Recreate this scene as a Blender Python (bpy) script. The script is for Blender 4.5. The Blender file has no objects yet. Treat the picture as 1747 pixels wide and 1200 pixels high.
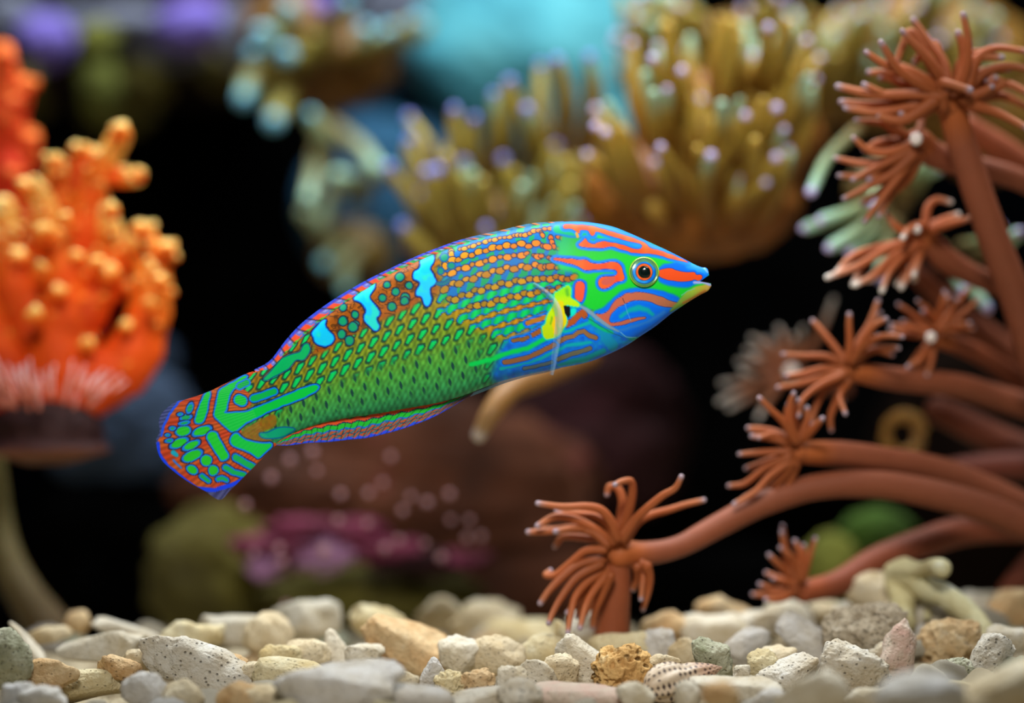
import bpy, bmesh, math, random
import numpy as np
from mathutils import Vector, Matrix

# ------------------------------------------------------------------ camera, world, lights, exposure
scene = bpy.context.scene
C = scene.collection
K = 0.000122            # metres per photo pixel in the fish's plane (Y = 0)
D0 = 0.6                # camera to fish
CZ = 0.0647             # camera height over the gravel

cam_data = bpy.data.cameras.new('camera')
cam = bpy.data.objects.new('camera', cam_data); C.objects.link(cam)
cam.location = (0, -D0, CZ); cam.rotation_euler = (math.pi/2, 0, 0)
cam_data.sensor_width = 36; cam_data.lens = 36*D0/(1747*K)
cam_data.clip_start = 0.01; cam_data.clip_end = 20
cam_data.dof.use_dof = True; cam_data.dof.focus_distance = D0 - 0.003
cam_data.dof.aperture_fstop = 4.3; cam_data.dof.aperture_blades = 0
scene.camera = cam

world = bpy.data.worlds.new('world'); scene.world = world; world.use_nodes = True
world.node_tree.nodes['Background'].inputs[0].default_value = (0.30, 0.42, 0.60, 1)
world.node_tree.nodes['Background'].inputs[1].default_value = 0.05

def light(name, kind, loc, target, energy, color, **kw):
    ld = bpy.data.lights.new(name, kind); ld.energy = energy; ld.color = color
    for k, v in kw.items(): setattr(ld, k, v)
    o = bpy.data.objects.new(name, ld); C.objects.link(o); o.location = loc
    o.rotation_euler = (Vector(target) - Vector(loc)).to_track_quat('-Z', 'Y').to_euler()
    return o
# the tank's lamp bar over the water, and a hand flash over the front glass
light('tank_lamp', 'AREA', (0.02, 0.15, 0.48), (0, 0.08, 0), 5.3, (0.90, 0.96, 1.0), shape='RECTANGLE', size=0.55, size_y=0.16)
light('flash_lamp', 'SPOT', (-0.02, -0.42, 0.36), (0.0, 0.02, 0.096), 12.5, (1.0, 0.97, 0.92), spot_size=math.radians(34), spot_blend=0.85, shadow_soft_size=0.06)

vs = scene.view_settings
vs.view_transform = 'Standard'; vs.look = 'None'; vs.gamma = 1.0; vs.use_curve_mapping = False
vs.exposure = 0.0

# ------------------------------------------------------------------ helpers
rnd = random.Random(7)
def s2l(c):
    c = np.asarray(c, float)/255.0
    return np.where(c <= 0.04045, c/12.92, ((c+0.055)/1.055)**2.4)
def L4(c): v = s2l(c); return (float(v[0]), float(v[1]), float(v[2]), 1.0)
def at(px, py, Y):
    m = K*(D0+Y)/D0
    return np.array([(px-873.5)*m, Y, CZ+(600-py)*m])
def sz(n, Y): return n*K*(D0+Y)/D0
def sstep(a, b, x):
    t = np.clip((np.asarray(x, float)-a)/(b-a), 0, 1); return t*t*(3-2*t)

def hash3(ix, iy, iz, seed):
    h = (ix.astype(np.int64)*374761393 + iy.astype(np.int64)*668265263 + iz.astype(np.int64)*2147483647 + seed*1274126177) & 0xffffffff
    h = ((h ^ (h >> 13))*1274126177) & 0xffffffff
    h = h ^ (h >> 16)
    return (h & 0xffff)/65535.0
def vnoise(P, seed=0):
    P = np.asarray(P, float); I = np.floor(P); F = P-I; F = F*F*(3-2*F); I = I.astype(np.int64)
    out = 0
    for dx in (0, 1):
        for dy in (0, 1):
            for dz in (0, 1):
                w = (F[:, 0] if dx else 1-F[:, 0])*(F[:, 1] if dy else 1-F[:, 1])*(F[:, 2] if dz else 1-F[:, 2])
                out = out + w*hash3(I[:, 0]+dx, I[:, 1]+dy, I[:, 2]+dz, seed)
    return out*2-1
def fbm(P, seed=0, oct=3):
    a, s, o = 1.0, 0, 0
    for k in range(oct):
        o = o + a*vnoise(P*(2**k)+k*17.3, seed+k); s += a; a *= 0.5
    return o/s

def mesh_np(name, V, F4, cols=None, smooth=True):
    """V (n,3), F4 (m,4) or (m,3) index array, cols (n,4) linear"""
    me = bpy.data.meshes.new(name)
    V = np.asarray(V, np.float32); F4 = np.asarray(F4, np.int32); m, k = F4.shape
    me.vertices.add(len(V)); me.vertices.foreach_set('co', V.ravel())
    me.loops.add(m*k); me.loops.foreach_set('vertex_index', F4.ravel())
    me.polygons.add(m); me.polygons.foreach_set('loop_start', np.arange(m, dtype=np.int32)*k)
    me.update(calc_edges=True)
    if smooth: me.polygons.foreach_set('use_smooth', np.ones(m, bool))
    if cols is not None:
        a = me.color_attributes.new('Col', 'FLOAT_COLOR', 'POINT')
        a.data.foreach_set('color', np.asarray(cols, np.float32).ravel())
    me.validate()
    return me
def obj(name, me, m=None, parent=None):
    o = bpy.data.objects.new(name, me); C.objects.link(o)
    if m is not None and not me.materials: me.materials.append(m)
    if parent is not None: o.parent = parent
    return o
def tag(o, label=None, cat=None, group=None, kind=None):
    if label: o['label'] = label
    if cat: o['category'] = cat
    if group: o['group'] = group
    if kind: o['kind'] = kind
    return o
def thing(name, label, cat, loc, group=None):
    o = bpy.data.objects.new(name, None); C.objects.link(o); o.location = tuple(float(v) for v in loc); o.empty_display_size = 0.005
    return tag(o, label, cat, group)
def grid_faces(r, c, wrap_c=False):
    i = np.arange(r-1)[:, None]; j = np.arange(c if wrap_c else c-1)[None, :]
    j2 = (j+1) % c
    a = i*c+j; b = i*c+j2; d = (i+1)*c+j; e = (i+1)*c+j2
    return np.stack([a, b, e, d], -1).reshape(-1, 4)
def catmull(P, n):
    """resample control points smoothly to n rows (any number of columns)"""
    P = np.asarray(P, float)
    if len(P) == 2:
        t = np.linspace(0, 1, n)[:, None]; return P[0]*(1-t)+P[1]*t
    Q = np.vstack([2*P[0]-P[1], P, 2*P[-1]-P[-2]])
    t = np.linspace(0, len(P)-1-1e-9, n); i = t.astype(int); f = (t-i)[:, None]
    p0, p1, p2, p3 = Q[i], Q[i+1], Q[i+2], Q[i+3]
    return 0.5*((2*p1)+(-p0+p2)*f+(2*p0-5*p1+4*p2-p3)*f*f+(-p0+3*p1-3*p2+p3)*f**3)
def tube(pts, rad, n=None, sides=10, bump=0.0, seed=0, freq=300, cap=4):
    """rounded tube through pts (k,3), rad (k); returns V,F,t (t along 0..1)"""
    pts = np.asarray(pts, float); rad = np.asarray(rad, float)
    n = n or max(6, 5*(len(pts)-1)+1)
    PR = catmull(np.hstack([pts, rad[:, None]]), n); P = PR[:, :3]; R = np.maximum(PR[:, 3], 1e-5)
    T = np.gradient(P, axis=0); T /= np.linalg.norm(T, axis=1)[:, None]+1e-12
    # rounded ends
    a = np.linspace(0, math.pi/2, cap+1)[:-1]
    P0 = P[0]-T[0]*R[0]*np.cos(a)[:, None]; P1 = P[-1]+T[-1]*R[-1]*np.cos(a[::-1])[:, None]
    R0 = R[0]*np.sin(a)+1e-5; R1 = R[-1]*np.sin(a[::-1])+1e-5
    tt = np.concatenate([np.zeros(cap), np.linspace(0, 1, n), np.ones(cap)])
    Tf = np.vstack([np.repeat(T[:1], cap, 0), T, np.repeat(T[-1:], cap, 0)])
    P = np.vstack([P0, P, P1]); R = np.concatenate([R0, R, R1])
    up = np.array([0.3, -0.9, 0.2]);
    if abs(np.dot(up/np.linalg.norm(up), Tf[0])) > 0.95: up = np.array([1.0, 0, 0])
    N = np.zeros_like(P); u = up
    for k in range(len(P)):
        u = u - Tf[k]*np.dot(u, Tf[k]); u = u/np.linalg.norm(u); N[k] = u
    B = np.cross(Tf, N)
    th = np.linspace(0, 2*math.pi, sides, endpoint=False)
    V = P[:, None, :]+R[:, None, None]*(np.cos(th)[None, :, None]*N[:, None, :]+np.sin(th)[None, :, None]*B[:, None, :])
    V = V.reshape(-1, 3)
    if bump:
        c = np.repeat(P, sides, 0); d = V-c
        V = c + d*(1+bump*fbm(V*freq, seed, 2))[:, None]
    return V, grid_faces(len(P), sides, True), np.repeat(tt, sides)
def ramp(t, stops):
    xs = [s[0] for s in stops]; cs = np.array([s2l(s[1]) for s in stops])
    return np.stack([np.interp(t, xs, cs[:, k]) for k in range(3)]+[np.ones_like(t)], -1)
_ico = {}
def ico(sub):
    if sub not in _ico:
        bm = bmesh.new(); bmesh.ops.create_icosphere(bm, subdivisions=sub, radius=1.0)
        bm.verts.ensure_lookup_table()
        _ico[sub] = (np.array([v.co[:] for v in bm.verts]), np.array([[v.index for v in f.verts] for f in bm.faces])); bm.free()
    return _ico[sub]

# ------------------------------------------------------------------ materials (all procedural)
def new_mat(name):
    m = bpy.data.materials.new(name); m.use_nodes = True
    nt = m.node_tree; b = nt.nodes['Principled BSDF']; return m, nt, b
def mat_skin(name, rough=0.4, sss=0.0, coat=0.0, alpha=False, noise=0.0, bump=0.0, scale=600, spec=0.4, sss_r=(1, .4, .2)):
    """vertex pigment ('Col') with fine grain and relief"""
    m, nt, b = new_mat(name); N = nt.nodes; Lk = nt.links
    a = N.new('ShaderNodeVertexColor'); a.layer_name = 'Col'
    out = a.outputs['Color']
    tc = N.new('ShaderNodeTexCoord'); nz = N.new('ShaderNodeTexNoise'); nz.inputs['Scale'].default_value = scale; nz.inputs['Detail'].default_value = 3
    Lk.new(tc.outputs['Object'], nz.inputs['Vector'])
    if noise:
        mr = N.new('ShaderNodeMapRange'); mr.inputs['To Min'].default_value = 1-noise; mr.inputs['To Max'].default_value = 1+noise
        Lk.new(nz.outputs['Fac'], mr.inputs['Value'])
        mx = N.new('ShaderNodeVectorMath'); mx.operation = 'SCALE'; Lk.new(out, mx.inputs[0]); Lk.new(mr.outputs['Result'], mx.inputs['Scale']); out = mx.outputs[0]
    if bump:
        bp = N.new('ShaderNodeBump'); bp.inputs['Strength'].default_value = bump; bp.inputs['Distance'].default_value = 0.0006
        Lk.new(nz.outputs['Fac'], bp.inputs['Height']); Lk.new(bp.outputs['Normal'], b.inputs['Normal'])
    Lk.new(out, b.inputs['Base Color'])
    if alpha: Lk.new(a.outputs['Alpha'], b.inputs['Alpha'])
    b.inputs['Roughness'].default_value = rough; b.inputs['Specular IOR Level'].default_value = spec
    b.inputs['Subsurface Weight'].default_value = sss; b.inputs['Subsurface Radius'].default_value = sss_r; b.inputs['Subsurface Scale'].default_value = 0.004
    b.inputs['Coat Weight'].default_value = coat; b.inputs['Coat Roughness'].default_value = 0.15
    return m
def mat_rock(name, c1, c2, c3=None, scale=60, rough=0.9, bump=0.6, pores=0.0, pore_scale=500, vary=0.12, spec=0.25, pore_col=0.55):
    m, nt, b = new_mat(name); N = nt.nodes; Lk = nt.links
    tc = N.new('ShaderNodeTexCoord'); oi = N.new('ShaderNodeObjectInfo')
    ad = N.new('ShaderNodeVectorMath'); ad.operation = 'ADD'
    cx = N.new('ShaderNodeCombineXYZ'); Lk.new(oi.outputs['Random'], cx.inputs[0]); Lk.new(oi.outputs['Random'], cx.inputs[2])
    Lk.new(tc.outputs['Object'], ad.inputs[0]); Lk.new(cx.outputs[0], ad.inputs[1])
    nz = N.new('ShaderNodeTexNoise'); nz.inputs['Scale'].default_value = scale; nz.inputs['Detail'].default_value = 6; nz.inputs['Roughness'].default_value = 0.6
    Lk.new(ad.outputs[0], nz.inputs['Vector'])
    cr = N.new('ShaderNodeValToRGB'); e = cr.color_ramp.elements
    e[0].position = 0.28; e[0].color = L4(c1); e[1].position = 0.62; e[1].color = L4(c2)
    if c3 is not None:
        x = cr.color_ramp.elements.new(0.72); x.color = L4(c3)
    Lk.new(nz.outputs['Fac'], cr.inputs['Fac'])
    hs = N.new('ShaderNodeHueSaturation'); mr = N.new('ShaderNodeMapRange'); mr.inputs['To Min'].default_value = 1-vary; mr.inputs['To Max'].default_value = 1+vary
    Lk.new(oi.outputs['Random'], mr.inputs['Value']); Lk.new(mr.outputs['Result'], hs.inputs['Value']); Lk.new(cr.outputs['Color'], hs.inputs['Color'])
    col = hs.outputs['Color']
    nf = N.new('ShaderNodeTexNoise'); nf.inputs['Scale'].default_value = scale*9; nf.inputs['Detail'].default_value = 4; Lk.new(ad.outputs[0], nf.inputs['Vector'])
    bp = N.new('ShaderNodeBump'); bp.inputs['Strength'].default_value = bump; bp.inputs['Distance'].default_value = 0.0008
    h = nf.outputs['Fac']
    if pores:
        vo = N.new('ShaderNodeTexVoronoi'); vo.inputs['Scale'].default_value = pore_scale; Lk.new(ad.outputs[0], vo.inputs['Vector'])
        pr = N.new('ShaderNodeMapRange'); pr.inputs['From Min'].default_value = 0.10; pr.inputs['From Max'].default_value = 0.10+pores; Lk.new(vo.outputs['Distance'], pr.inputs['Value'])
        mu = N.new('ShaderNodeMath'); mu.operation = 'MULTIPLY_ADD'; mu.inputs[1].default_value = 2.5; Lk.new(pr.outputs['Result'], mu.inputs[0]); Lk.new(nf.outputs['Fac'], mu.inputs[2]); h = mu.outputs[0]
        dk = N.new('ShaderNodeMapRange'); dk.inputs['To Min'].default_value = pore_col; Lk.new(pr.outputs['Result'], dk.inputs['Value'])
        mx = N.new('ShaderNodeVectorMath'); mx.operation = 'SCALE'; Lk.new(col, mx.inputs[0]); Lk.new(dk.outputs['Result'], mx.inputs['Scale']); col = mx.outputs[0]
    Lk.new(h, bp.inputs['Height']); Lk.new(bp.outputs['Normal'], b.inputs['Normal']); Lk.new(col, b.inputs['Base Color'])
    b.inputs['Roughness'].default_value = rough; b.inputs['Specular IOR Level'].default_value = spec
    return m

M_fish = mat_skin('fish_skin', rough=0.5, spec=0.16, coat=0.0, noise=0.05, scale=2500)
M_fin = mat_skin('fin_membrane', rough=0.45, spec=0.3, alpha=True)
M_eye = mat_skin('eye', rough=0.18, spec=0.4, coat=0.15)
M_polyp = mat_skin('polyp_tissue', rough=0.6, sss=0.12, noise=0.10, bump=0.15, scale=400, spec=0.25)
M_torch = mat_skin('torch_tissue', rough=0.5, sss=0.25, noise=0.12, scale=150, spec=0.3)
M_soft = mat_skin('soft_coral_tissue', rough=0.65, sss=0.35, noise=0.14, bump=0.4, scale=260, spec=0.2)

# stone tones
def mr_(n, a, b, c, **k): return mat_rock('rubble_'+n, a, b, c, **{**dict(scale=150, bump=.7, pores=0.10, pore_scale=900, pore_col=0.78, vary=.08), **k})
ST = {
 'w': mr_('white', (184, 168, 136), (212, 204, 186), (222, 217, 206)),
 'b': mr_('beige', (184, 160, 118), (208, 194, 164), (218, 210, 190)),
 'y': mr_('yellow', (186, 162, 110), (208, 196, 160), (216, 210, 186)),
 'o': mr_('tan', (182, 138, 86), (210, 184, 142), (218, 206, 182)),
 'g': mr_('greygreen', (122, 124, 92), (186, 184, 160), (202, 200, 184), pores=.14),
 'l': mr_('lilac', (182, 172, 154), (202, 198, 192), (212, 211, 211)),
 'p': mr_('pink', (204, 164, 148), (204, 188, 168), (204, 198, 186), scale=190),
 'P': mr_('pitted', (178, 162, 134), (206, 200, 186), (216, 212, 204), pores=0.14, pore_scale=820, pore_col=0.5),
 'S': mr_('sponge', (176, 130, 72), (212, 172, 110), (222, 196, 146), pores=0.22, pore_scale=420, pore_col=0.5),
 'r': mr_('rough', (146, 130, 106), (190, 176, 152), (202, 192, 174), scale=330, pores=0.25, pore_scale=1100, pore_col=0.5),
}

# ------------------------------------------------------------------ the setting: gravel bed, back pane
def floor_z(X, Y):
    X = np.asarray(X, float); Y = np.asarray(Y, float)
    return (-0.0095 + 0.007*sstep(0.045, 0.095, X)*sstep(-0.05, 0.03, Y)*(1-sstep(0.07, 0.12, Y)) + 0.004*sstep(0.0, 0.05, Y)*(1-sstep(0.10, 0.14, Y))
            - 0.030*sstep(0.085, 0.125, Y))
gx, gy = np.meshgrid(np.linspace(-0.5, 0.5, 240), np.concatenate([np.linspace(-0.30, -0.08, 20), np.linspace(-0.075, 0.14, 110), np.linspace(0.15, 0.6, 20)]))
P = np.stack([gx.ravel(), gy.ravel(), np.zeros(gx.size)], -1)
z = floor_z(gx.ravel(), gy.ravel()) + 0.0022*fbm(P*160, 3, 3)
V = P.copy(); V[:, 2] = z
M_sand = mat_rock('coral_sand', (138, 120, 92), (186, 172, 142), (204, 196, 176), scale=200, pores=0.2, pore_scale=700, vary=0)
tag(obj('floor', mesh_np('floor', V, grid_faces(gx.shape[0], gx.shape[1])), M_sand), 'pale coral sand bed under the rubble', kind='structure')
bm = bmesh.new(); bmesh.ops.create_cube(bm, size=1); me = bpy.data.meshes.new('wall_back'); bm.to_mesh(me); bm.free()
M_wall = mat_rock('back_pane', (2, 3, 4), (4, 5, 7), rough=0.9, vary=0, bump=0.1, spec=0.0)
o = obj('wall_back', me, M_wall); o.scale = (1.6, 0.012, 0.75); o.location = (0, 0.62, 0.28); tag(o, 'black back pane of the tank', kind='structure')

# ------------------------------------------------------------------ the fish
def cropf(x0, y0, s): return lambda L: np.array([(x0+u/s, y0+v/s) for u, v in L], float)
H = cropf(950, 370, 6.315); PC = cropf(900, 470, 6.667); TL = cropf(255, 620, 5.0)
U4 = cropf(440, 480, 6.0); U5 = cropf(580, 420, 7.5); R6 = cropf(760, 370, 7.279); C2 = cropf(550, 370, 3.636)

STN = np.array([  # top x,y  bottom x,y  half thickness (photo pixels)
 (412,644,458,770,4),(440,633,478,753,9),(462,628,500,740,15),(490,600,540,725,24),(533,560,590,714,33),(582,521,645,706,42),
 (622,495,695,697,47),(673,465,745,688,51),(713,446,785,677,54),(760,427,825,662,56),(810,410,865,648,57),(860,396,910,637,57),
 (910,385.5,955,628,56),(960,379,1000,619,54),(1000,379,1035,606,52),(1042,386,1068,590,48),(1074,398,1093,573.5,43),(1106,412.5,1118,557,37),
 (1138,427.3,1143,537,30),(1165,441,1166,521,23),(1183,450.5,1183,510,17),(1196,456,1197,502,12),(1204,457,1208,496,7),(1207.5,460,1213.5,488,3)], float)
_top = STN[np.argsort(STN[:, 0])][:, :2]; _bot = STN[np.argsort(STN[:, 2])][:, 2:4]

class Paint:
    def __init__(s, P, base):
        s.P = np.asarray(P, float); s.c = np.tile(np.asarray(base, float), (len(P), 1)); s.a = np.ones(len(P))
        w = np.hstack([s.P*0.11, np.zeros((len(P), 1))]); s.W = s.P + 0.9*np.stack([vnoise(w, 5), vnoise(w+31.7, 6)], -1)
    def near(s, pts, m):
        lo = pts.min(0)-m; hi = pts.max(0)+m
        return np.nonzero((s.W[:, 0] > lo[0]) & (s.W[:, 0] < hi[0]) & (s.W[:, 1] > lo[1]) & (s.W[:, 1] < hi[1]))[0]
    def mix(s, i, col, a):
        col = np.asarray(col, float); s.c[i] = s.c[i]*(1-a[:, None]) + col*a[:, None]
    def stamp(s, i, d, fill, halo=None, line=None, soft=0.7):
        off = line[2] if line and len(line) > 2 else 0.3
        if halo: hc, hw, hs = halo; s.mix(i, hc, 1-sstep(hw, hw+hs, d))
        if line: s.mix(i, line[0], (1-sstep(line[1], line[1]+0.9, np.abs(d-off)))*0.85)
        if fill is not None: s.mix(i, fill(s.P[i]) if callable(fill) else fill, 1-sstep(-soft, soft, d))
    def chain(s, pts, r, fill, halo=None, line=None, soft=0.7):
        pts = np.asarray(pts, float); r = np.broadcast_to(np.asarray(r, float), (len(pts),))
        i = s.near(pts, r.max()+(halo[1]+halo[2] if halo else 0)+3)
        if len(i) == 0: return
        p = s.W[i]; d = np.full(len(i), 1e9)
        if len(pts) == 1: d = np.linalg.norm(p-pts[0], axis=1)-r[0]
        for k in range(len(pts)-1):
            a, b = pts[k], pts[k+1]; ab = b-a; t = np.clip(((p-a)@ab)/(ab@ab+1e-9), 0, 1)
            d = np.minimum(d, np.linalg.norm(p-a-t[:, None]*ab, axis=1)-(r[k]+(r[k+1]-r[k])*t))
        s.stamp(i, d, fill, halo, line, soft)
    def ell(s, c, rx, ry, ang, fill, halo=None, line=None):
        c = np.asarray(c, float).reshape(2); i = s.near(c[None], max(rx, ry)+(halo[1]+halo[2] if halo else 0)+3)
        if len(i) == 0: return
        q = s.W[i]-c; ca, sa = math.cos(ang), math.sin(ang)
        x = (q[:, 0]*ca+q[:, 1]*sa)/rx; y = (-q[:, 0]*sa+q[:, 1]*ca)/ry
        s.stamp(i, (np.hypot(x, y)-1)*min(rx, ry), fill, halo, line)
    def poly(s, pts, fill, halo=None, line=None, soft=0.7, smooth=True):
        pts = np.asarray(pts, float)
        if smooth:
            for _ in range(2):
                nx = np.roll(pts, -1, 0); pts = np.stack([pts*0.75+nx*0.25, pts*0.25+nx*0.75], 1).reshape(-1, 2)
        i = s.near(pts, (halo[1]+halo[2] if halo else 0)+3+soft)
        if len(i) == 0: return
        p = s.W[i]; d = np.full(len(i), 1e9); ins = np.zeros(len(i), bool)
        for k in range(len(pts)):
            a, b = pts[k], pts[(k+1) % len(pts)]; ab = b-a; t = np.clip(((p-a)@ab)/(ab@ab+1e-9), 0, 1)
            d = np.minimum(d, np.linalg.norm(p-a-t[:, None]*ab, axis=1))
            if a[1] != b[1]:
                cr = (p[:, 1] > min(a[1], b[1])) & (p[:, 1] <= max(a[1], b[1]))
                ins ^= cr & (p[:, 0] < a[0]+(p[:, 1]-a[1])*ab[0]/ab[1])
        s.stamp(i, np.where(ins, -d, d), fill, halo, line, soft)

BLUE = (0, 100, 250); NAVY = (14, 40, 110); GREEN = (22, 214, 44); ORA = (252, 88, 32); TEAL = (0, 160, 130); CY = (0, 190, 250)
def paint_fish(P):
    q = Paint(P, (90, 130, 40)); x, y = q.P[:, 0], q.P[:, 1]; n = len(x)
    top = np.interp(x, _top[:, 0], _top[:, 1]); bot = np.interp(x, _bot[:, 0], _bot[:, 1]); rel = (y-top)/(bot-top)
    yA = np.interp(x, [430, 445, 491, 511, 531, 573, 616, 661, 704, 749, 797, 825, 852, 880, 907, 935, 962, 1000],
                   [682, 675, 659, 650, 638, 616.5, 594, 573.5, 553, 535, 517, 507.5, 500.6, 495, 489.6, 484, 483, 482])
    dy = np.interp(x, [450, 600, 700, 764, 850, 930], [20, 23, 24, 25, 22.5, 20.5])
    v = (y-yA)/dy; u = (x-749.4+5*v)/22.0
    n2 = fbm(np.stack([x*.05, y*.05, 0*x], -1), 11, 3); nf = fbm(np.stack([x*.16, y*.16, 0*x], -1), 21, 2)
    # ---- flank: olive above, green towards the belly
    col = np.stack([np.interp(rel, [0, .25, .5, .75, 1], ch) for ch in ([146, 142, 118, 72, 40], [100, 118, 140, 154, 146], [14, 18, 28, 58, 96])], -1)
    bead = 0.5+0.5*np.cos(2*np.pi*2*u)*np.cos(2*np.pi*v)
    q.c = col*(0.80+0.36*bead+0.16*nf)[:, None]
    r_ = np.round(v); c_ = np.round(u); du = (u-c_)*22; dv = (v-r_)*dy
    c2 = np.round(u-.5)+.5
    front = sstep(-18, 22, x-(745+30*np.maximum(v, 0))); slit = sstep(.60, .70, rel)*(1-sstep(800, 850, x))
    # chains of olive-gold scales between the green bands
    gold = np.stack([np.interp(x, [760, 860, 960], ch) for ch in ([170, 196, 206], [138, 146, 112], [16, 20, 18])], -1)
    gold = gold*(0.86+0.2*(0.5+0.5*np.cos(2*np.pi*2*u)))[:, None]
    a = front*(1-slit); q.c = q.c*(1-a[:, None])+gold*a[:, None]
    # triangular green spots, joining into bands in front
    hs = hash3(c_.astype(int)+50, r_.astype(int)+50, np.zeros(n, int), 3)
    k = 0.92+0.3*hs
    tri = np.maximum(np.maximum(-du*0.95-dv*0.30-4.0*k, dv*-0.9+du*0.1-4.4*k), (du*0.75+dv*0.66)-4.2*k)
    tri = np.maximum(tri, np.hypot(du, dv*.92)-6.3*k)+.35*np.clip(tri+2, 0, 3)*0
    band = np.abs(dv)-5.0-1.2*np.cos(2*np.pi*u)+14*(1-front)
    d = np.minimum(tri, band); vis = (1-slit)
    halo = np.where((front > .5)[:, None], np.array([0, 112, 205.]), np.array([18, 74, 60.]))
    a = (1-sstep(1.2, 2.6, d))*vis; q.c = q.c*(1-a[:, None])+halo*a[:, None]
    a = (1-sstep(.6, 1.4, np.abs(d-2.4)))*vis*0.55; q.c = q.c*(1-a[:, None])+np.array([18, 52, 46.])*a[:, None]
    fillc = np.array([0, 186, 84.])*(1+.14*np.sin(2*np.pi*u+1.2))[:, None]
    a = (1-sstep(-1.0, .6, d))*vis; q.c = q.c*(1-a[:, None])+fillc*a[:, None]
    a = (1-sstep(-4.6*k, -2.0*k, np.minimum(du*0.8-dv*-0.2+1, dv+1)))*(1-sstep(-1, .5, d))*vis*.75; q.c = q.c*(1-a[:, None])+np.array([0, 140, 205.])*a[:, None]
    # dark slits low on the flank, each with a green cheek
    sl = np.abs(du-0.42*dv)-2.5*(1-(dv/8.5)**2); fade = slit*(1-sstep(.88, .96, rel))*(1-sstep(830, 870, x))
    a = (1-sstep(-.6, 1.6, sl-2.5))*fade*.45; q.c = q.c*(1-a[:, None])+np.array([60, 165, 62.])*a[:, None]
    a = (1-sstep(-.8, .8, sl))*fade*.88; q.c = q.c*(1-a[:, None])+np.array([16, 54, 62.])*a[:, None]
    # ---- brown saddle with cells behind the cyan bars
    w = (1-sstep(-1.5, -.9, v+.25*n2))*(1-sstep(735, 765, x))*sstep(520, 545, x)
    cell = np.abs(fbm(np.stack([x*.07+.9*nf, y*.07+.9*n2, 0*x+3.3], -1), 9, 2)); brown = np.stack([160+26*nf, 84+18*nf, 8+0*x], -1)*(0.55+0.45*sstep(.02, .16, cell))[:, None]
    q.c = q.c*(1-w[:, None])+brown*w[:, None]
    for (cu, cv, r) in ((770,400,46),(890,510,36),(725,590,38),(555,670,38),(845,670,46),(840,710,40),(680,780,46),(205,880,34),(55,970,42),(190,1050,44),(215,1000,34),(610,500,32),(45,790,40)):
        q.chain(U5([(cu, cv)]), [r/7.5], (0, 150, 104), halo=((0, 92, 130), 1.3, .9), line=((26, 30, 34), .5, 2.2))
    for (cu, cv, r) in ((880,410,40),(985,470,42),(870,545,36),(1005,345,30),(950,610,40)):
        q.chain(U4([(cu, cv)]), [r/6.0], (0, 156, 104), halo=((0, 92, 130), 1.3, .9), line=((26, 30, 34), .5, 2.2))
    chest = PC([(-330,840),(-220,730),(0,650),(160,560),(380,440),(520,330),(620,330),(700,420),(900,560),(1250,700),(1500,700),(1200,1200),(300,1250),(-450,1300)])
    ch = np.where((n2 > .05)[:, None], np.array([8, 150, 190.]), np.array([0, 112, 240.]))
    q.poly(chest, lambda p: np.stack([10+0*p[:, 0], 118+34*fbm(np.stack([p[:, 0]*.13, p[:, 1]*.13, 0*p[:, 0]], -1), 4, 2)-0*p[:, 0], 232-0.35*np.maximum(0, 900-p[:, 0])+30*fbm(np.stack([p[:, 0]*.13, p[:, 1]*.13, 0*p[:, 0]], -1), 8, 2)], -1), soft=9)
    # ---- shoulder: traced chains of orange beads on blue and teal
    m_ = sstep(748, 772, x)*(1-sstep(-.62, -.35, v)); tl = np.where((np.sin(2*np.pi*u)*.5+n2*1.2 > .1)[:, None], np.array([4, 158, 96.]), np.array([0, 112, 190.]))
    q.c = q.c*(1-m_[:, None])+tl*m_[:, None]
    OB = lambda p: np.stack([np.interp(p[:, 0], [770, 900, 960], [222, 248, 250]), np.interp(p[:, 0], [770, 900, 960], [146, 134, 104]), 0*p[:, 0]+16], -1)
    def beads(L, big, small, fill=OB, hal=((0, 96, 205), 2.0, 2.2)):
        pts = R6(L); rr = np.array([1.12*(big if k % 2 else small)/7.279 for k in range(len(pts))])
        q.chain(pts, rr*.55, (150, 100, 30), halo=(hal[0], 2.4, 1.8))
        for k in range(len(pts)):
            tg = pts[min(k+1, len(pts)-1)]-pts[max(k-1, 0)]; an = math.atan2(tg[1], tg[0]); b = 1.0 if (k % 2) else .86
            q.ell(pts[k], rr[k]*1.22, rr[k]*.88, an, (lambda p, b=b: fill(p)*b), line=((34, 34, 60), .35, .7))
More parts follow.
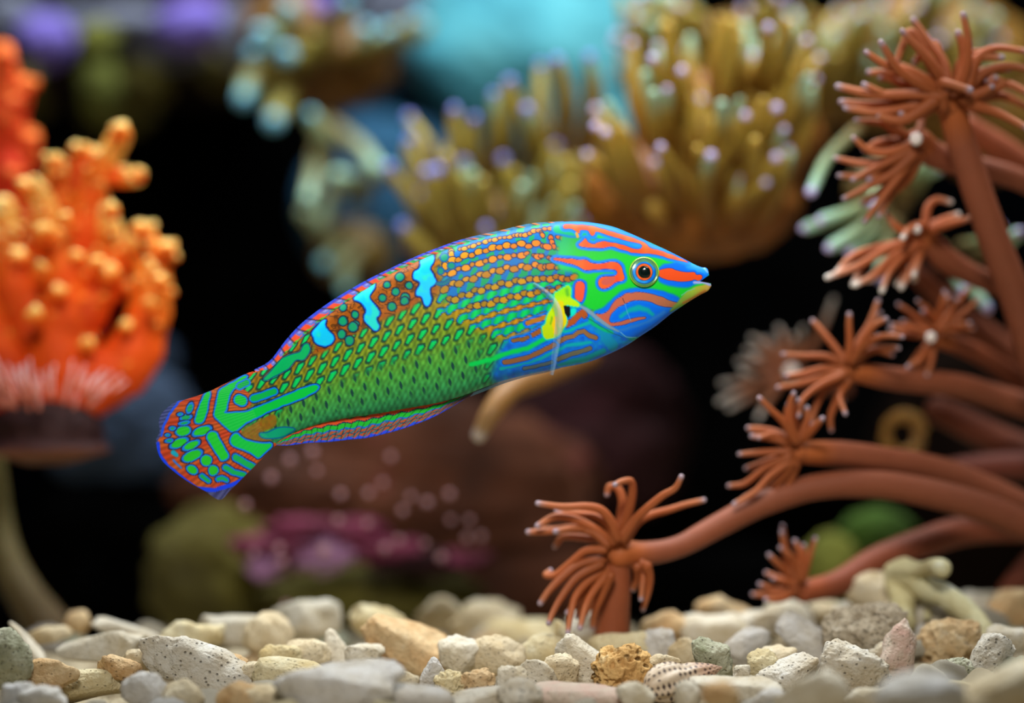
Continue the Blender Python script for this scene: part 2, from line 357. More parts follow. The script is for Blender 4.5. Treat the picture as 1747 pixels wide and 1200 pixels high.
    rows = [([(190,412),(240,405),(300,380),(350,372),(420,340),(500,315),(560,300),(620,295),(680,270)], 26, 18), ([(740,265),(800,260),(860,240),(900,235)], 24, 20),
      ([(940,235),(990,235),(1050,215),(1100,185),(1160,180)], 26, 22), ([(1230,155),(1300,155),(1370,172),(1420,165)], 22, 20), ([(70,445),(75,475)], 30, 34), ([(1195,220),(1205,240)], 22, 22),
      ([(1305,270),(1318,330),(1340,380)], 26, 24), ([(1395,262),(1460,278),(1525,272)], 30, 22), ([(0,590),(5,620)], 34, 34),
      ([(50,545),(90,540),(170,540),(240,490),(330,490),(420,445),(510,430),(590,392),(670,392),(760,365),(850,372),(940,345),(1030,375),(1120,340),(1220,380),(1260,385)], 36, 30),
      ([(1400,405),(1460,400),(1520,390),(1580,370),(1640,380),(1700,350)], 26, 20),
      ([(0,720),(90,710),(170,652),(260,645),(340,602),(430,590),(500,558),(590,542),(680,510),(770,512),(850,490),(950,492),(1010,465)], 38, 24), ([(1110,495),(1150,508),(1190,500)], 36, 24),
      ([(1290,520),(1330,535),(1390,530),(1480,552),(1560,550),(1640,575),(1747,590)], 32, 26),
      ([(0,910),(100,832),(180,840),(260,782),(350,782),(430,720),(510,727),(590,680),(680,680),(760,640),(850,658),(940,620),(1020,642),(1110,605),(1190,642),(1250,632),(1300,630)], 30, 40), ([(1380,645),(1440,640)], 24, 22),
      ([(60,1030),(130,1040),(210,980),(300,980),(370,922),(450,930),(540,880),(620,882),(690,830),(790,845),(870,802),(950,815),(1040,782),(1130,790),(1210,775),(1300,785),(1370,757),(1450,775),(1510,785),(1590,760)], 36, 32),
      ([(320,1120),(400,1110),(490,1090),(570,1090),(640,1040),(730,1042),(810,1000),(900,1002),(980,960),(1060,972),(1140,945)], 38, 32), ([(1260,930),(1330,930),(1400,885)], 30, 26)]
    GB = lambda p: np.stack([np.interp(p[:, 0], [770, 900, 975], [176, 206, 196]), np.interp(p[:, 0], [770, 900, 975], [142, 148, 112]), 0*p[:, 0]+18], -1)
    MB_ = lambda p: .5*(OB(p)+GB(p))
    for ri, (L, b_, s_) in enumerate(rows): beads(L, b_, s_, GB if ri >= 16 else (MB_ if ri >= 14 else OB))
    # ---- chest: blue and teal with grey-brown stripes
    for L, r, c in (([(-640,1010),(-420,960),(-240,890),(0,830),(180,730),(260,690)], 26, (0, 212, 86)), ([(420,640),(540,600),(640,560),(700,540)], 20, (0, 185, 170)), ([(330,860),(440,800),(600,780),(700,760)], 20, (0, 178, 190)),
                    ([(-300,1060),(0,990),(180,930),(280,870)], 20, (0, 176, 176)), ([(360,1000),(500,980),(640,960),(760,900),(860,860)], 30, (0, 160, 175)), ([(820,660),(900,720),(960,800)], 60, (10, 150, 200)), ([(690,480),(740,560),(860,620),(960,650)], 20, (0, 190, 120))):
        q.chain(PC(L), r/6.667, c, soft=2.2)
    hb = ((0, 118, 252), 2.4, 3.2)
    for L, r, c in (([(350,752),(430,712),(520,692),(570,652),(640,640),(700,690),(770,712)], 24, (150, 108, 66)), ([(300,792),(200,842),(100,892),(0,935),(-120,965),(-260,990)], 26, (146, 98, 62)), ([(350,955),(450,912),(550,880),(650,850),(705,830)], 24, (112, 112, 92)),
                    ([(270,985),(190,1010),(90,1040),(-40,1060)], 18, (90, 112, 120)), ([(440,560),(510,530),(570,460),(620,430),(640,460)], 34, (178, 84, 34)), ([(0,710),(70,672),(140,632)], 26, (158, 92, 40)), ([(0,545),(100,512),(205,478)], 26, (186, 118, 30)), ([(-160,740),(-60,735),(0,710)], 20, (140, 96, 40))):
        q.chain(PC(L), r/6.667, c, halo=hb, line=((30, 60, 130), .3))
    # ---- head: green ground, blue borders, orange marks
    headm = H([(-10,590),(180,600),(230,640),(170,720),(120,800),(200,900),(380,1030),(600,1180),(900,1400),(1800,900),(1800,300),(900,100),(300,0),(-200,-60),(-20,60),(60,200),(0,300),(0,420)])
    q.poly(headm, lambda p: np.stack([24+0*p[:, 0], 208-40*sstep(450, 400, p[:, 1])+0*p[:, 0], 50+50*sstep(990, 960, p[:, 0])], -1), soft=6)
    q.chain(H([(-60,70),(150,55),(400,75),(640,130),(860,230),(1050,330),(1250,410),(1400,470)]), 26/6.3, (10, 128, 190), soft=3)
    q.chain(H([(0,140),(130,170),(300,180),(430,190),(600,250),(720,290),(870,320)]), 44/6.3, (0, 170, 110), halo=((0, 110, 220), 1, 4), soft=3)
    q.chain(H([(440,215),(520,240),(600,270)]), 22/6.3, (30, 200, 60), soft=3)
    # blue fields
    for L in ([(1095,520),(1250,500),(1330,480),(1430,510),(1520,530),(1650,530),(1660,610),(1560,700),(1480,740),(1400,770),(1250,762),(1080,712),(1080,640)],
              [(370,1030),(470,1000),(560,920),(640,845),(720,785),(850,770),(1000,775),(1150,805),(1270,850),(1330,900),(1300,950),(1100,960),(700,960),(560,1080),(420,1070)],
              [(540,1130),(600,1010),(720,930),(880,880),(1100,950),(1230,985),(1320,960),(1250,1100),(900,1350),(560,1220)]):
        q.poly(H(L), (0, 112, 250), soft=3)
    q.chain(H([(1420,530),(1520,570),(1600,590)]), 34/6.3, (30, 150, 250), soft=5)
    q.chain(H([(680,1080),(770,1015),(880,985),(970,1010),(1020,1060)]), [3,4,4.5,4,3], (0, 172, 180), soft=3)
    q.chain(H([(620,1240),(800,1190),(1000,1120),(1150,1030)]), 3, (40, 130, 235), soft=3)
    ho = ((0, 128, 255), 3.4, 4.0); ln = ((30, 50, 150), .25)
    rag = lambda p: np.stack([250-18*vnoise(np.stack([p[:, 0]*.2, p[:, 1]*.2, 0*p[:, 0]], -1), 3)**2, 90+14*vnoise(np.stack([p[:, 0]*.1, p[:, 1]*.1, 0*p[:, 0]], -1), 4), 32+0*p[:, 0]], -1)
    q.poly(H([(65,80),(160,90),(300,92),(400,108),(540,150),(700,200),(840,240),(960,295),(1000,345),(1130,375),(1250,415),(1330,450),(1440,505),(1330,482),(1220,455),(1130,428),(1020,402),(900,402),(790,392),(650,348),(570,322),(480,348),(400,342),(330,338),(250,328),(225,312),(270,275),(305,232),(325,280),(395,310),(430,283),(500,274),(600,288),(700,308),(760,330),(850,362),(900,352),(918,320),(880,288),(740,270),(620,225),(520,202),(410,155),(400,205),(370,218),(352,190),(335,150),(240,145),(240,190),(215,185),(200,160),(130,132),(65,138)]), rag, ho, ln)
    q.chain(H([(205,190),(220,225)]), 2.2, (214, 150, 50), soft=1)
    q.poly(H([(-40,452),(100,462),(160,458),(230,480),(310,468),(350,512),(440,520),(560,498),(650,502),(690,540),(702,620),(720,690),(640,702),(560,760),(490,788),(438,752),(438,690),(480,658),(560,648),(620,650),(645,605),(622,575),(520,570),(420,580),(310,588),(260,562),(200,532),(130,512),(60,492),(-40,478)]), rag, ho, ln)
    q.ell(H([(545,700)])[0], 12, 6, -.3, (206, 92, 78))
    q.poly(H([(240,697),(287,720),(297,780),(287,850),(262,925),(218,915),(190,880),(182,800),(190,730)]), (240, 86, 54), ((0, 110, 250), 3.0, 3.0), ln)
    q.poly(H([(1085,570),(1230,556),(1270,578),(1390,605),(1480,596),(1495,632),(1555,622),(1560,672),(1520,694),(1480,672),(1450,692),(1350,704),(1220,692),(1085,662)]), (236, 80, 26), ((0, 110, 250), 2.6, 2.6), ln)
    q.poly(H([(400,1048),(480,1062),(535,1030),(575,965),(620,905),(700,860),(740,828),(860,820),(960,826),(1100,862),(1200,902),(1300,930),(1310,962),(1200,982),(1100,962),(1000,918),(900,898),(800,908),(720,948),(660,968),(600,1022),(562,1070),(552,1135),(600,1152),(700,1126),(800,1102),(850,1086),(950,1078),(955,1100),(850,1118),(760,1152),(640,1178),(560,1184),(500,1142),(430,1080)]), lambda p: np.stack([np.interp(p[:, 0], [1020, 1080, 1150], [208, 196, 176]), np.interp(p[:, 0], [1020, 1150], [100, 112]), 76+0*p[:, 0]], -1), ((0, 120, 255), 2.8, 3.6), ((60, 50, 130), .3))
    q.poly(H([(1310,900),(1360,830),(1430,780),(1540,740),(1660,720),(1700,760),(1600,830),(1480,900),(1330,970),(1200,1040),(1230,980)]), lambda p: np.stack([np.interp(p[:, 0], [1150, 1180, 1212], [120, 160, 214]), np.interp(p[:, 0], [1150, 1180, 1212], [168, 196, 170]), np.interp(p[:, 0], [1150, 1200, 1212], [70, 60, 90])], -1), soft=2.5)
    q.chain(H([(1590,800),(1480,870),(1360,930)]), 2.2, (206, 130, 60), soft=3)
    q.chain(H([(1330,850),(1400,800),(1480,780)]), .7, (120, 200, 170), soft=1)
    q.chain(H([(1480,712),(1560,708),(1650,730)]), 2.4, (168, 178, 246), soft=2)
    q.chain(H([(1590,560),(1625,600)]), 1.6, (140, 200, 250), soft=2)
    # gill cover rim and the crack across the cheek
    q.chain(H([(235,955),(330,1025),(430,1100),(560,1190),(660,1235)]), [2.0, 3.2, 3.4, 2.6, 1.2], (120, 158, 186), soft=1.6)
    q.chain(H([(300,1080),(430,1160),(560,1240),(700,1300)]), .5, (30, 90, 110), soft=.8)
    q.chain(H([(698,885),(716,945)]), .5, (70, 40, 50), soft=.5); q.chain(H([(716,945),(750,1030),(790,1120)]), .5, (90, 170, 230), soft=.8)
    q.chain(PC([(1050,650),(1120,700),(1230,712)]), .7, (120, 190, 240), soft=1)
    # yellow-green root of the pectoral fin with its black spot
    q.poly(PC([(305,205),(340,190),(400,150),(450,110),(485,150),(492,210),(482,262),(560,305),(600,350),(530,362),(450,345),(400,352),(425,440),(445,520),(405,600),(392,640),(340,692),(280,722),(210,735),(178,692),(152,590),(208,560),(213,470),(250,400),(288,350),(300,270)]),
           lambda p: np.stack([150+60*sstep(960, 952, p[:, 0])*sstep(510, 525, p[:, 1])*0+40*sstep(500, 515, p[:, 1]), 236-14*sstep(540, 560, p[:, 1]), 10+0*p[:, 0]], -1), ((0, 210, 190), 1.0, 2.0))
    q.poly(PC([(330,290),(400,300),(400,352),(425,440),(440,520),(400,600),(350,600),(330,520),(340,420),(320,340)]), (232, 216, 0), soft=1.4)
    q.chain(PC([(310,490),(300,560),(310,650)]), 3.6, (246, 204, 16), soft=1.4)
    q.chain(PC([(270,480),(262,560)]), 1.0, (96, 170, 20), soft=1.5); q.chain(PC([(440,170),(450,230)]), 3.0, (96, 190, 40), soft=3)
    q.poly(PC([(478,372),(550,380),(545,440),(500,480),(470,478)]), (0, 232, 210), soft=1.6)
    q.poly(PC([(398,352),(468,358),(484,462),(455,494),(425,440)]), (4, 6, 16), soft=.6, smooth=False)
    # ---- cyan bars
    cyb = lambda p: np.array([0, 196, 246.])+np.array([26, 20, -40.])*sstep(.0, .5, fbm(np.stack([p[:, 0]*.07, p[:, 1]*.07, 0*p[:, 0]], -1), 14, 2))[:, None]
    hc = ((0, 96, 225), 1.8, 1.0); lc_ = ((10, 24, 70), .7, 2.6)
    q.poly(U5([(1035,150),(1120,125),(1205,110),(1205,200),(1160,260),(1150,310),(1200,370),(1235,460),(1215,500),(1160,540),(1150,600),(1182,680),(1165,750),(1110,785),(1078,700),(1050,640),(985,640),(988,580),(1040,500),(1020,450),(945,425),(955,340),(1020,310),(1040,240)]), cyb, hc, lc_)
    q.poly(U5([(170,690),(240,600),(330,530),(440,480),(455,530),(420,590),(380,640),(400,700),(460,770),(520,840),(512,890),(470,920),(490,980),(520,1030),(492,1075),(450,1085),(400,1020),(335,970),(328,900),(360,850),(320,760),(260,705)]), cyb, hc, lc_)
    q.poly(U4([(705,390),(690,450),(725,500),(797,580),(762,645),(690,664),(605,642),(588,590),(555,540),(578,500),(620,455),(655,415)]), cyb, hc, lc_)
    q.poly(U5([(1240,470),(1330,470),(1400,430),(1440,400),(1400,480),(1330,510),(1230,500)]), (0, 110, 130), ((0, 70, 140), .8, 1.5))
    for cu, cv, r in ((1340,150,46),(1430,262,40),(1300,330,34)): q.chain(U5([(cu, cv)]), [r/7.5], (0, 140, 110), halo=((0, 84, 150), 1.4, 2))
    # ---- tail root and tail
    ogr = (0, 200, 66); hg = ((0, 122, 240), 2.4, .9); lg = ((24, 26, 60), .35, 3.2)
    tail = TL([(-100,400),(400,180),(760,60),(900,60),(850,130),(740,215),(840,232),(880,330),(840,390),(700,420),(780,560),(790,600),(870,650),(1000,690),(1100,665),(1110,800),(560,1400),(-100,1400)])
    def tailc(p):
        ang = np.arctan2(p[:, 1]-690, p[:, 0]-520); rad = np.hypot(p[:, 1]-690, p[:, 0]-520)
        st = 0.92+0.12*np.sin(ang*150)*sstep(60, 120, rad); b = 22*sstep(.3, -.2, ang-np.pi+.35)
        return np.stack([196*st+8, (78+14*np.sin(ang*31))*st, 24*st], -1)
    q.poly(tail, tailc, soft=1.2)
    q.chain(TL([(400,255),(560,205),(700,140),(830,90),(960,50)]), 2.0, (226, 74, 24), soft=1.6)
    q.poly(TL([(760,640),(800,560),(880,520),(960,470),(1080,420),(1100,520),(1040,560),(950,590),(960,640),(1060,650),(1000,690),(870,660)]), lambda p: np.stack([136+20*fbm(np.stack([p[:, 0]*.2, p[:, 1]*.2, 0*p[:, 0]], -1), 5, 2), 102+16*fbm(np.stack([p[:, 0]*.2, p[:, 1]*.2, 0*p[:, 0]], -1), 6, 2), 24+0*p[:, 0]], -1), soft=2)
    q.poly(TL([(600,230),(660,195),(740,150),(820,100),(840,120),(740,200),(690,250),(665,330),(655,400),(630,430),(740,425),(830,415),(900,385),(1000,345),(1100,305),(1200,265),(1330,210),(1440,180),(1460,215),(1350,280),(1200,335),(1060,392),(960,440),(840,500),(780,540),(725,592),(660,550),(608,500),(550,450),(572,350),(588,280)]), ogr, hg, lg)
    q.chain(TL([(765,310),(790,322)]), 7.5, ogr, hg, lg); q.chain(TL([(770,195),(830,168)]), 4.5, (0, 176, 80), hg)
    q.chain(TL([(890,300),(960,280),(1070,240)]), 5, (0, 180, 76), hg, lg)
    q.poly(U4([(60,1005),(100,965),(180,880),(220,810),(300,768),(400,738),(450,720),(470,660),(512,636),(545,690),(522,760),(470,812),(400,795),(350,855),(310,905),(200,955),(100,1015)]), (0, 178, 96), ((0, 84, 130), 1.0, 1.5), lg)
    q.poly(TL([(690,640),(740,588),(785,640),(850,668),(950,688),(1075,675),(935,815),(900,782),(850,752),(760,722),(700,692)]), ogr, hg, lg)
    q.poly(TL([(935,600),(1000,600),(1080,560),(1180,545),(1260,560),(1150,620),(1060,640),(970,640)]), (0, 164, 120), ((0, 100, 150), 1.2, 2))
    q.poly(TL([(500,235),(522,260),(495,350),(480,470),(440,512),(388,505),(398,450),(440,340),(465,270)]), ogr, hg, lg)
    for (cu, cv, rx, ry, an) in ((450,578,78,36,-.36),(290,580,60,40,-.25),(255,680,74,36,-.42),(358,700,68,32,-.45),(365,790,84,42,-.42),(485,830,48,46,0),(545,915,44,46,0),(365,908,46,34,.5),(312,462,40,22,-.25),(345,382,22,38,.35),(298,510,34,16,-.2),(262,435,18,12,0),(170,660,26,16,-.2),(200,555,22,16,0),(155,610,16,12,0)):
        g = (30, 200, 40) if rx > 40 else (0, 170, 90)
        q.ell(TL([(cu, cv)])[0], rx/5-.9, ry/5-.9, an, g, ((0, 122, 245), 1.9, .8), ((24, 26, 60), .3, 2.6))
    q.chain(TL([(540,630),(575,690),(632,790)]), [9, 8, 7.5], (20, 204, 50), hg, lg)
    for L, r in (([(735,805),(800,840),(880,882)], 4.6), ([(650,890),(720,930),(800,952)], 4.0), ([(585,990),(620,982),(660,1000)], 2.6), ([(445,960),(505,1005)], 2.8)): q.chain(TL(L), r, (0, 176, 84), ((0, 112, 235), 2.2, .9), lg)
    q.chain(TL([(205,760),(230,780)]), 4.0, (0, 170, 200), soft=1.5); q.chain(TL([(205,830),(230,860),(270,895)]), 1.6, (30, 120, 240), soft=1.5)
    # translucent margin and the blue line inside it
    edge = TL([(420,245),(370,268),(250,325),(170,435),(118,540),(98,620),(72,680),(78,770),(160,880),(290,985),(400,1070),(560,1085),(700,1040),(800,985),(900,880)])
    q.chain(edge[:6], 2.4, (20, 84, 246), soft=1.2); q.chain(edge[6:-1], [3.0]*5+[3.6]*2+[2.6], (8, 64, 250), soft=1.2)
    q.c = np.clip(q.c, 0, 255)
    return q.c
def px3(P, yoff): return np.stack([(P[..., 0]-873.5)*K, yoff*K, CZ+(600-P[..., 1])*K], -1)

fish = thing('wrasse', 'vivid green, blue and orange patterned wrasse swimming with raised head', 'fish', (float((740-873.5)*K), 0, float(CZ+(600-700)*K)))
FO = np.array(fish.location)
def fmesh(name, V, F, rgb, alpha=None, m=None, parent=fish):
    cols = np.ones((len(rgb), 4)); cols[:, :3] = s2l(rgb)
    if alpha is not None: cols[:, 3] = alpha
    return obj(name, mesh_np(name, V-FO, F, cols), m or M_fish, parent)

NS, NT = 760, 190
S = catmull(STN, NS)
th = np.linspace(0, math.pi, NT)
tt = (1-np.cos(th))/2
PP = S[:, None, 0:2]*(1-tt)[None, :, None] + S[:, None, 2:4]*tt[None, :, None]         # NS,NT,2
wd = S[:, 4:5]*(np.sin(th)**0.85)[None, :]
rgb = paint_fish(PP.reshape(-1, 2)).reshape(NS, NT, 3)
Vf = px3(PP, -wd); Vb = px3(PP, wd)
V = np.concatenate([Vf, Vb[:, NT-2:0:-1]], 1); Rg = np.concatenate([rgb, rgb[:, NT-2:0:-1]], 1); nc = V.shape[1]
F = grid_faces(NS, nc, True)
# open mouth: a real wedge between the lips
Pq = np.concatenate([PP, PP[:, NT-2:0:-1]], 1).reshape(-1, 2); cen = Pq[F].mean(1)
ox = np.clip((cen[:, 0]-1193.5)/14, 0, 2); gap = (cen[:, 0] > 1193.5) & (cen[:, 1] > 480.5-9.5*ox) & (cen[:, 1] < 480.8+2.2*ox)
F = F[~gap]
body = fmesh('body', V.reshape(-1, 3), F, Rg.reshape(-1, 3))
# dark lining behind the lips
Vl, Fl = ico(2); fl = Vl*np.array([9, 5, 4.0])*K+px3(np.array([1188.0, 480.0]), np.array(0.0))
fmesh('mouth_lining', fl, Fl, np.tile([24, 22, 30], (len(fl), 1)))

def fin(name, base, edge, nu, nw, th0, th1, painter, m=M_fin, parent=fish, ybase=0.0):
    """two-faced fin sheet between two px curves; painter(P, s, w) -> rgb, alpha"""
    Bc = catmull(base, nu); Ec = catmull(edge, nu); w = np.linspace(0, 1, nw)
    G = Bc[:, None, :]*(1-w)[None, :, None]+Ec[:, None, :]*w[None, :, None]
    s = np.repeat(np.linspace(0, 1, nu)[:, None], nw, 1); W = np.repeat(w[None, :], nu, 0)
    ray = 0.25*np.sin(s*nu*0.9)
    tk = (th0+(th1-th0)*W)+ray*0.4
    c, a = painter(G.reshape(-1, 2), s.ravel(), W.ravel())
    Vv = np.concatenate([px3(G, ybase-tk), px3(G, ybase+tk)[:, ::-1]], 1)
    cc = c.reshape(nu, nw, 3); aa = np.broadcast_to(a, (nu*nw,)).reshape(nu, nw)
    cc = np.concatenate([cc, cc[:, ::-1]], 1); aa = np.concatenate([aa, aa[:, ::-1]], 1)
    return fmesh(name, Vv.reshape(-1, 3), grid_faces(nu, 2*nw), cc.reshape(-1, 3), aa.ravel(), m, parent)

tail_out = [(425,636),(400,647),(356,668.5),(320,681),(303,685),(289,693),(275,707),(271,721),(272,737),(266,752),(268.5,769),(277,787),(298,806),(322,823),(349,838),(375,853),(394,836),(420,810),(450,780),(468,762)]
no = len(tail_out)
tail_base = [(432+(472-432)*k/(no-1), 634+(760-634)*k/(no-1)) for k in range(no)]
inner = np.array([tuple(p) for p in TL([(420,245),(370,268),(250,325),(170,435),(118,540),(98,620),(72,660),(70,770),(155,885),(285,990),(400,1078),(560,1095),(705,1050),(800,990),(1000,760),(1100,650),(900,250)])])
def tail_paint(P, s, w):
    c = paint_fish(P); ins = np.zeros(len(P), bool)
    for k in range(len(inner)):
        a, b = inner[k], inner[(k+1) % len(inner)]
        if a[1] != b[1]:
            cr = (P[:, 1] > min(a[1], b[1])) & (P[:, 1] <= max(a[1], b[1])); ins ^= cr & (P[:, 0] < a[0]+(P[:, 1]-a[1])*(b[0]-a[0])/(b[1]-a[1]))
    out = ~ins & (P[:, 0] < 420)
    # keep the blue line itself opaque
    blue = (c[:, 2] > 180) & (c[:, 0] < 90)
    mem = out & ~blue & ~((P[:, 1] < 676) & (P[:, 0] > 330)) & ~((P[:, 0] > 402))
    c[mem] = np.array([74, 84, 150.])+22*np.sin(s[mem]*260)[:, None]
    return c, np.where(mem, 0.5, 1.0)
fin('tail_fin', tail_base, tail_out, 260, 150, 4.5, 0.9, tail_paint)

def dorsal_paint(P, s, w):
    L = s*560; ph = (L+w*16)/23.0; f = ph-np.floor(ph); n = vnoise(np.stack([L*.12, w*6, 0*L], -1), 3)
    rear = 1-sstep(.30, .62, s)
    c = np.tile([20, 150, 70.], (len(P), 1))
    def put(mask, col): c[mask] = col
    ph2 = (L+w*30)/23.0; g = ph2-np.floor(ph2)
    put(w < .14, [8, 70, 60.]); put((w >= .10) & (w < .42) & (g < .6), [84, 186, 34]); put((w >= .10) & (w < .42) & (g >= .6), [36, 110, 200])
    put((w > .28) & (w < .42) & (g > .45) & (g < .9), [246, 74, 40])
    hi = (w >= .40) & (w < .78); put(hi & (f < .55), [248, 82, 36]); put(hi & (f >= .55), [104, 120, 214])
    lo = (rear < .5) & (f >= .30); c[hi & lo] = [40, 170, 90]; put((w >= .55) & (w < .7) & (f > .7), [150, 150, 240])
    put((w >= .76) & (w < .86), [110, 70, 190]); put(w >= .84, [40, 74, 232])
    fr = sstep(.70, .82, s); c2 = np.where((f < .3)[:, None], np.array([226, 130, 70.]), np.array([44, 130, 170.])); c = c*(1-fr[:, None])+c2*fr[:, None]
    dkl = (np.minimum(f, 1-f) < .07); c[dkl] *= .45
    return c, 1.0
d_base = [(436,637),(463,636),(491,607),(533,566),(582,527),(622,501),(673,471),(713,452),(760,433),(810,416),(860,402),(910,391),(962,384)]
d_edge = [(434,631),(461,615),(489,579),(519,548),(568,512),(620,481),(662,460),(702,441),(744,424),(790,408),(850,394),(905,381.5),(962,377.5)]
fin('dorsal_fin', d_base, d_edge, 420, 26, 2.2, 0.8, dorsal_paint)

def anal_paint(P, s, w):
    L = s*330; ph = L/11.0; zig = .045*np.abs(((ph/2) % 1)*2-1)*2; ww = w+zig-.05; n = vnoise(np.stack([L*.25, w*9, 0*L], -1), 8)
    c = np.tile([30, 150, 70.], (len(P), 1))
    c[(ww > .10) & (ww < .30)] = [214, 74, 24]; c[(ww >= .26) & (ww < .31)] = [16, 40, 80]; c[(ww > .08) & (ww < .115)] = [30, 40, 50]
    c[(ww >= .31) & (ww < .54)] = [20, 180, 46]; c[(ww >= .50) & (ww < .56)] = [10, 96, 200]
    lat = (ww >= .56) & (ww < .9); g = ((L/13.0+ww*6) % 1); c[lat & (g < .6)] = [176, 78, 30]; c[lat & (g >= .6)] = [20, 110, 120]
    c[lat & (np.abs(ww-.73) < .018)] = [30, 60, 90]
    c[(ww >= .90)] = [34, 70, 230]
    ray = np.abs(((L+w*24)/10.5) % 1-.5) < .07; c[ray & (w > .25)] *= .5
    fr = sstep(.78, 1.0, s); c = c*(1-.45*fr[:, None])
    return c, 1-.25*fr
a_base = [(470,757),(490,741),(516,727),(543,719),(583,711),(623,705),(663,696),(700,690),(742,684),(784,673),(806,668)]
a_edge = [(471,760),(492,760.5),(527,756),(560,754.5),(596,750.5),(623,748),(655,741),(690,731),(735,714),(772,694),(806,673)]
fin('anal_fin', a_base, a_edge, 380, 34, 2.0, 0.7, anal_paint)

def pale_paint(P, s, w): return np.tile([120, 170, 206.], (len(P), 1))+30*np.sin(w*22)[:, None], np.full(len(P), .55)
fin('pelvic_fin', [(962,622),(935,628),(900,637),(865,648),(838,658),(808,670)], [(955,629),(932,635.5),(898,643),(862,654),(836,664),(802,677)], 60, 10, 2.0, 0.8, pale_paint)
def pect_paint(P, s, w): return np.tile([104, 168, 196.], (len(P), 1))+26*np.sin(w*16)[:, None], np.full(len(P), .34)*(1-.3*s)
pts = PC([(60,100),(160,170),(260,260),(330,380),(352,500),(345,620),(325,760),(305,900),(290,1020),(270,1130)])
# the fin stands out from the flank: sweep from the root on the flank to a free edge
def pect():
    c = catmull(pts, 70); t = np.linspace(0, 1, 70); wpx = 3.0+3.5*np.sin(t*math.pi)
    tg = np.gradient(c, axis=0); tg /= np.linalg.norm(tg, axis=1)[:, None]; nr = np.stack([-tg[:, 1], tg[:, 0]], -1)
    w = np.linspace(-1, 1, 9); G = c[:, None, :]+nr[:, None, :]*(w[None, :, None]*wpx[:, None, None])
    y = -(58+10*np.sin(t*math.pi))[:, None]-2.2*(1-w[None, :]**2)
    y = np.broadcast_to(y, G.shape[:2])
    col, a = pale_paint(G.reshape(-1, 2), 0, np.broadcast_to(w, G.shape[:2]).ravel())
    fmesh('pectoral_fin', px3(G, y).reshape(-1, 3), grid_faces(70, 9), col, a*.62, M_fin)
pect()
# eye: domed, ringed, with a pupil
def eye(side):
    r = 26.0; nr, na = 40, 72; rr = np.linspace(0.02, 1, nr); an = np.linspace(0, 2*math.pi, na, endpoint=False)
    Rr, A = np.meshgrid(rr, an, indexing='ij')
    x = 1097+Rr*r*np.cos(A); y = 465.5-Rr*r*np.sin(A)
    sel = (np.abs(PP[..., 0]-1097) < 34) & (np.abs(PP[..., 1]-465) < 34); sp, sw = PP[sel], wd[sel]
    q_ = np.stack([x.ravel(), y.ravel()], -1); nn_ = np.array([((sp-p)**2).sum(1).argmin() for p in q_]); base = sw[nn_].reshape(x.shape)
    cf = np.linalg.lstsq(np.stack([x.ravel(), y.ravel(), np.ones(x.size)], -1), base.ravel(), rcond=None)[0]; base = cf[0]*x+cf[1]*y+cf[2]
    yo = -(base-.6+7.0*np.sqrt(np.maximum(0, 1-(Rr*.98)**2))+2.0*np.exp(-((Rr-.93)/.06)**2))
    G = np.stack([x, y], -1)
    ang = np.sin(A); n = vnoise(np.stack([np.cos(A.ravel())*3, np.sin(A.ravel())*3, Rr.ravel()*6], -1), 2).reshape(Rr.shape)
    st = [(0, (6, 26, 20)), (.36, (6, 30, 22)), (.39, (20, 14, 12)), (.42, (250, 104, 40)), (.52, (236, 96, 40)), (.55, (40, 60, 90)), (.59, (20, 130, 240)), (.74, (10, 110, 230)), (.77, (20, 60, 110)), (.80, (96, 150, 90)), (.88, (70, 140, 90)), (.91, (60, 90, 40)), (.94, (190, 214, 30)), (1.0, (96, 190, 40))]
    xs = [s_[0] for s_ in st]; c = np.stack([np.interp(Rr, xs, [s_[1][k] for s_ in st]) for k in range(3)], -1)
    shade_up = (sstep(.1, .7, ang)*sstep(.62, .72, Rr)*(1-sstep(.90, .94, Rr)))[..., None]; c = c*(1-shade_up)+np.array([88, 146, 100.])*shade_up  # shade over the upper iris painted in as olive
    bl = (sstep(.1, .6, -np.cos(A-.6))*sstep(.56, .60, Rr)*(1-sstep(.70, .76, Rr)))[..., None]; c = c*(1-.5*bl)+np.array([70, 190, 250.])*.5*bl
    c *= (1+.10*n)[..., None]
    e = fmesh('eye', px3(G, yo*side).reshape(-1, 3), grid_faces(nr, na, True), np.clip(c, 0, 255).reshape(-1, 3), m=M_eye)
    v, f = ico(3); pu = v*np.array([9.2, 3.0, 10.0])*K+px3(np.array([1098.5, 466.5]), np.array(-(float(cf[0]*1098.5+cf[1]*466.5+cf[2])+6.2)*side))
    fmesh('pupil', pu, f, np.tile([4, 20, 16], (len(pu), 1)), m=M_eye, parent=e)
eye(1); eye(-1)

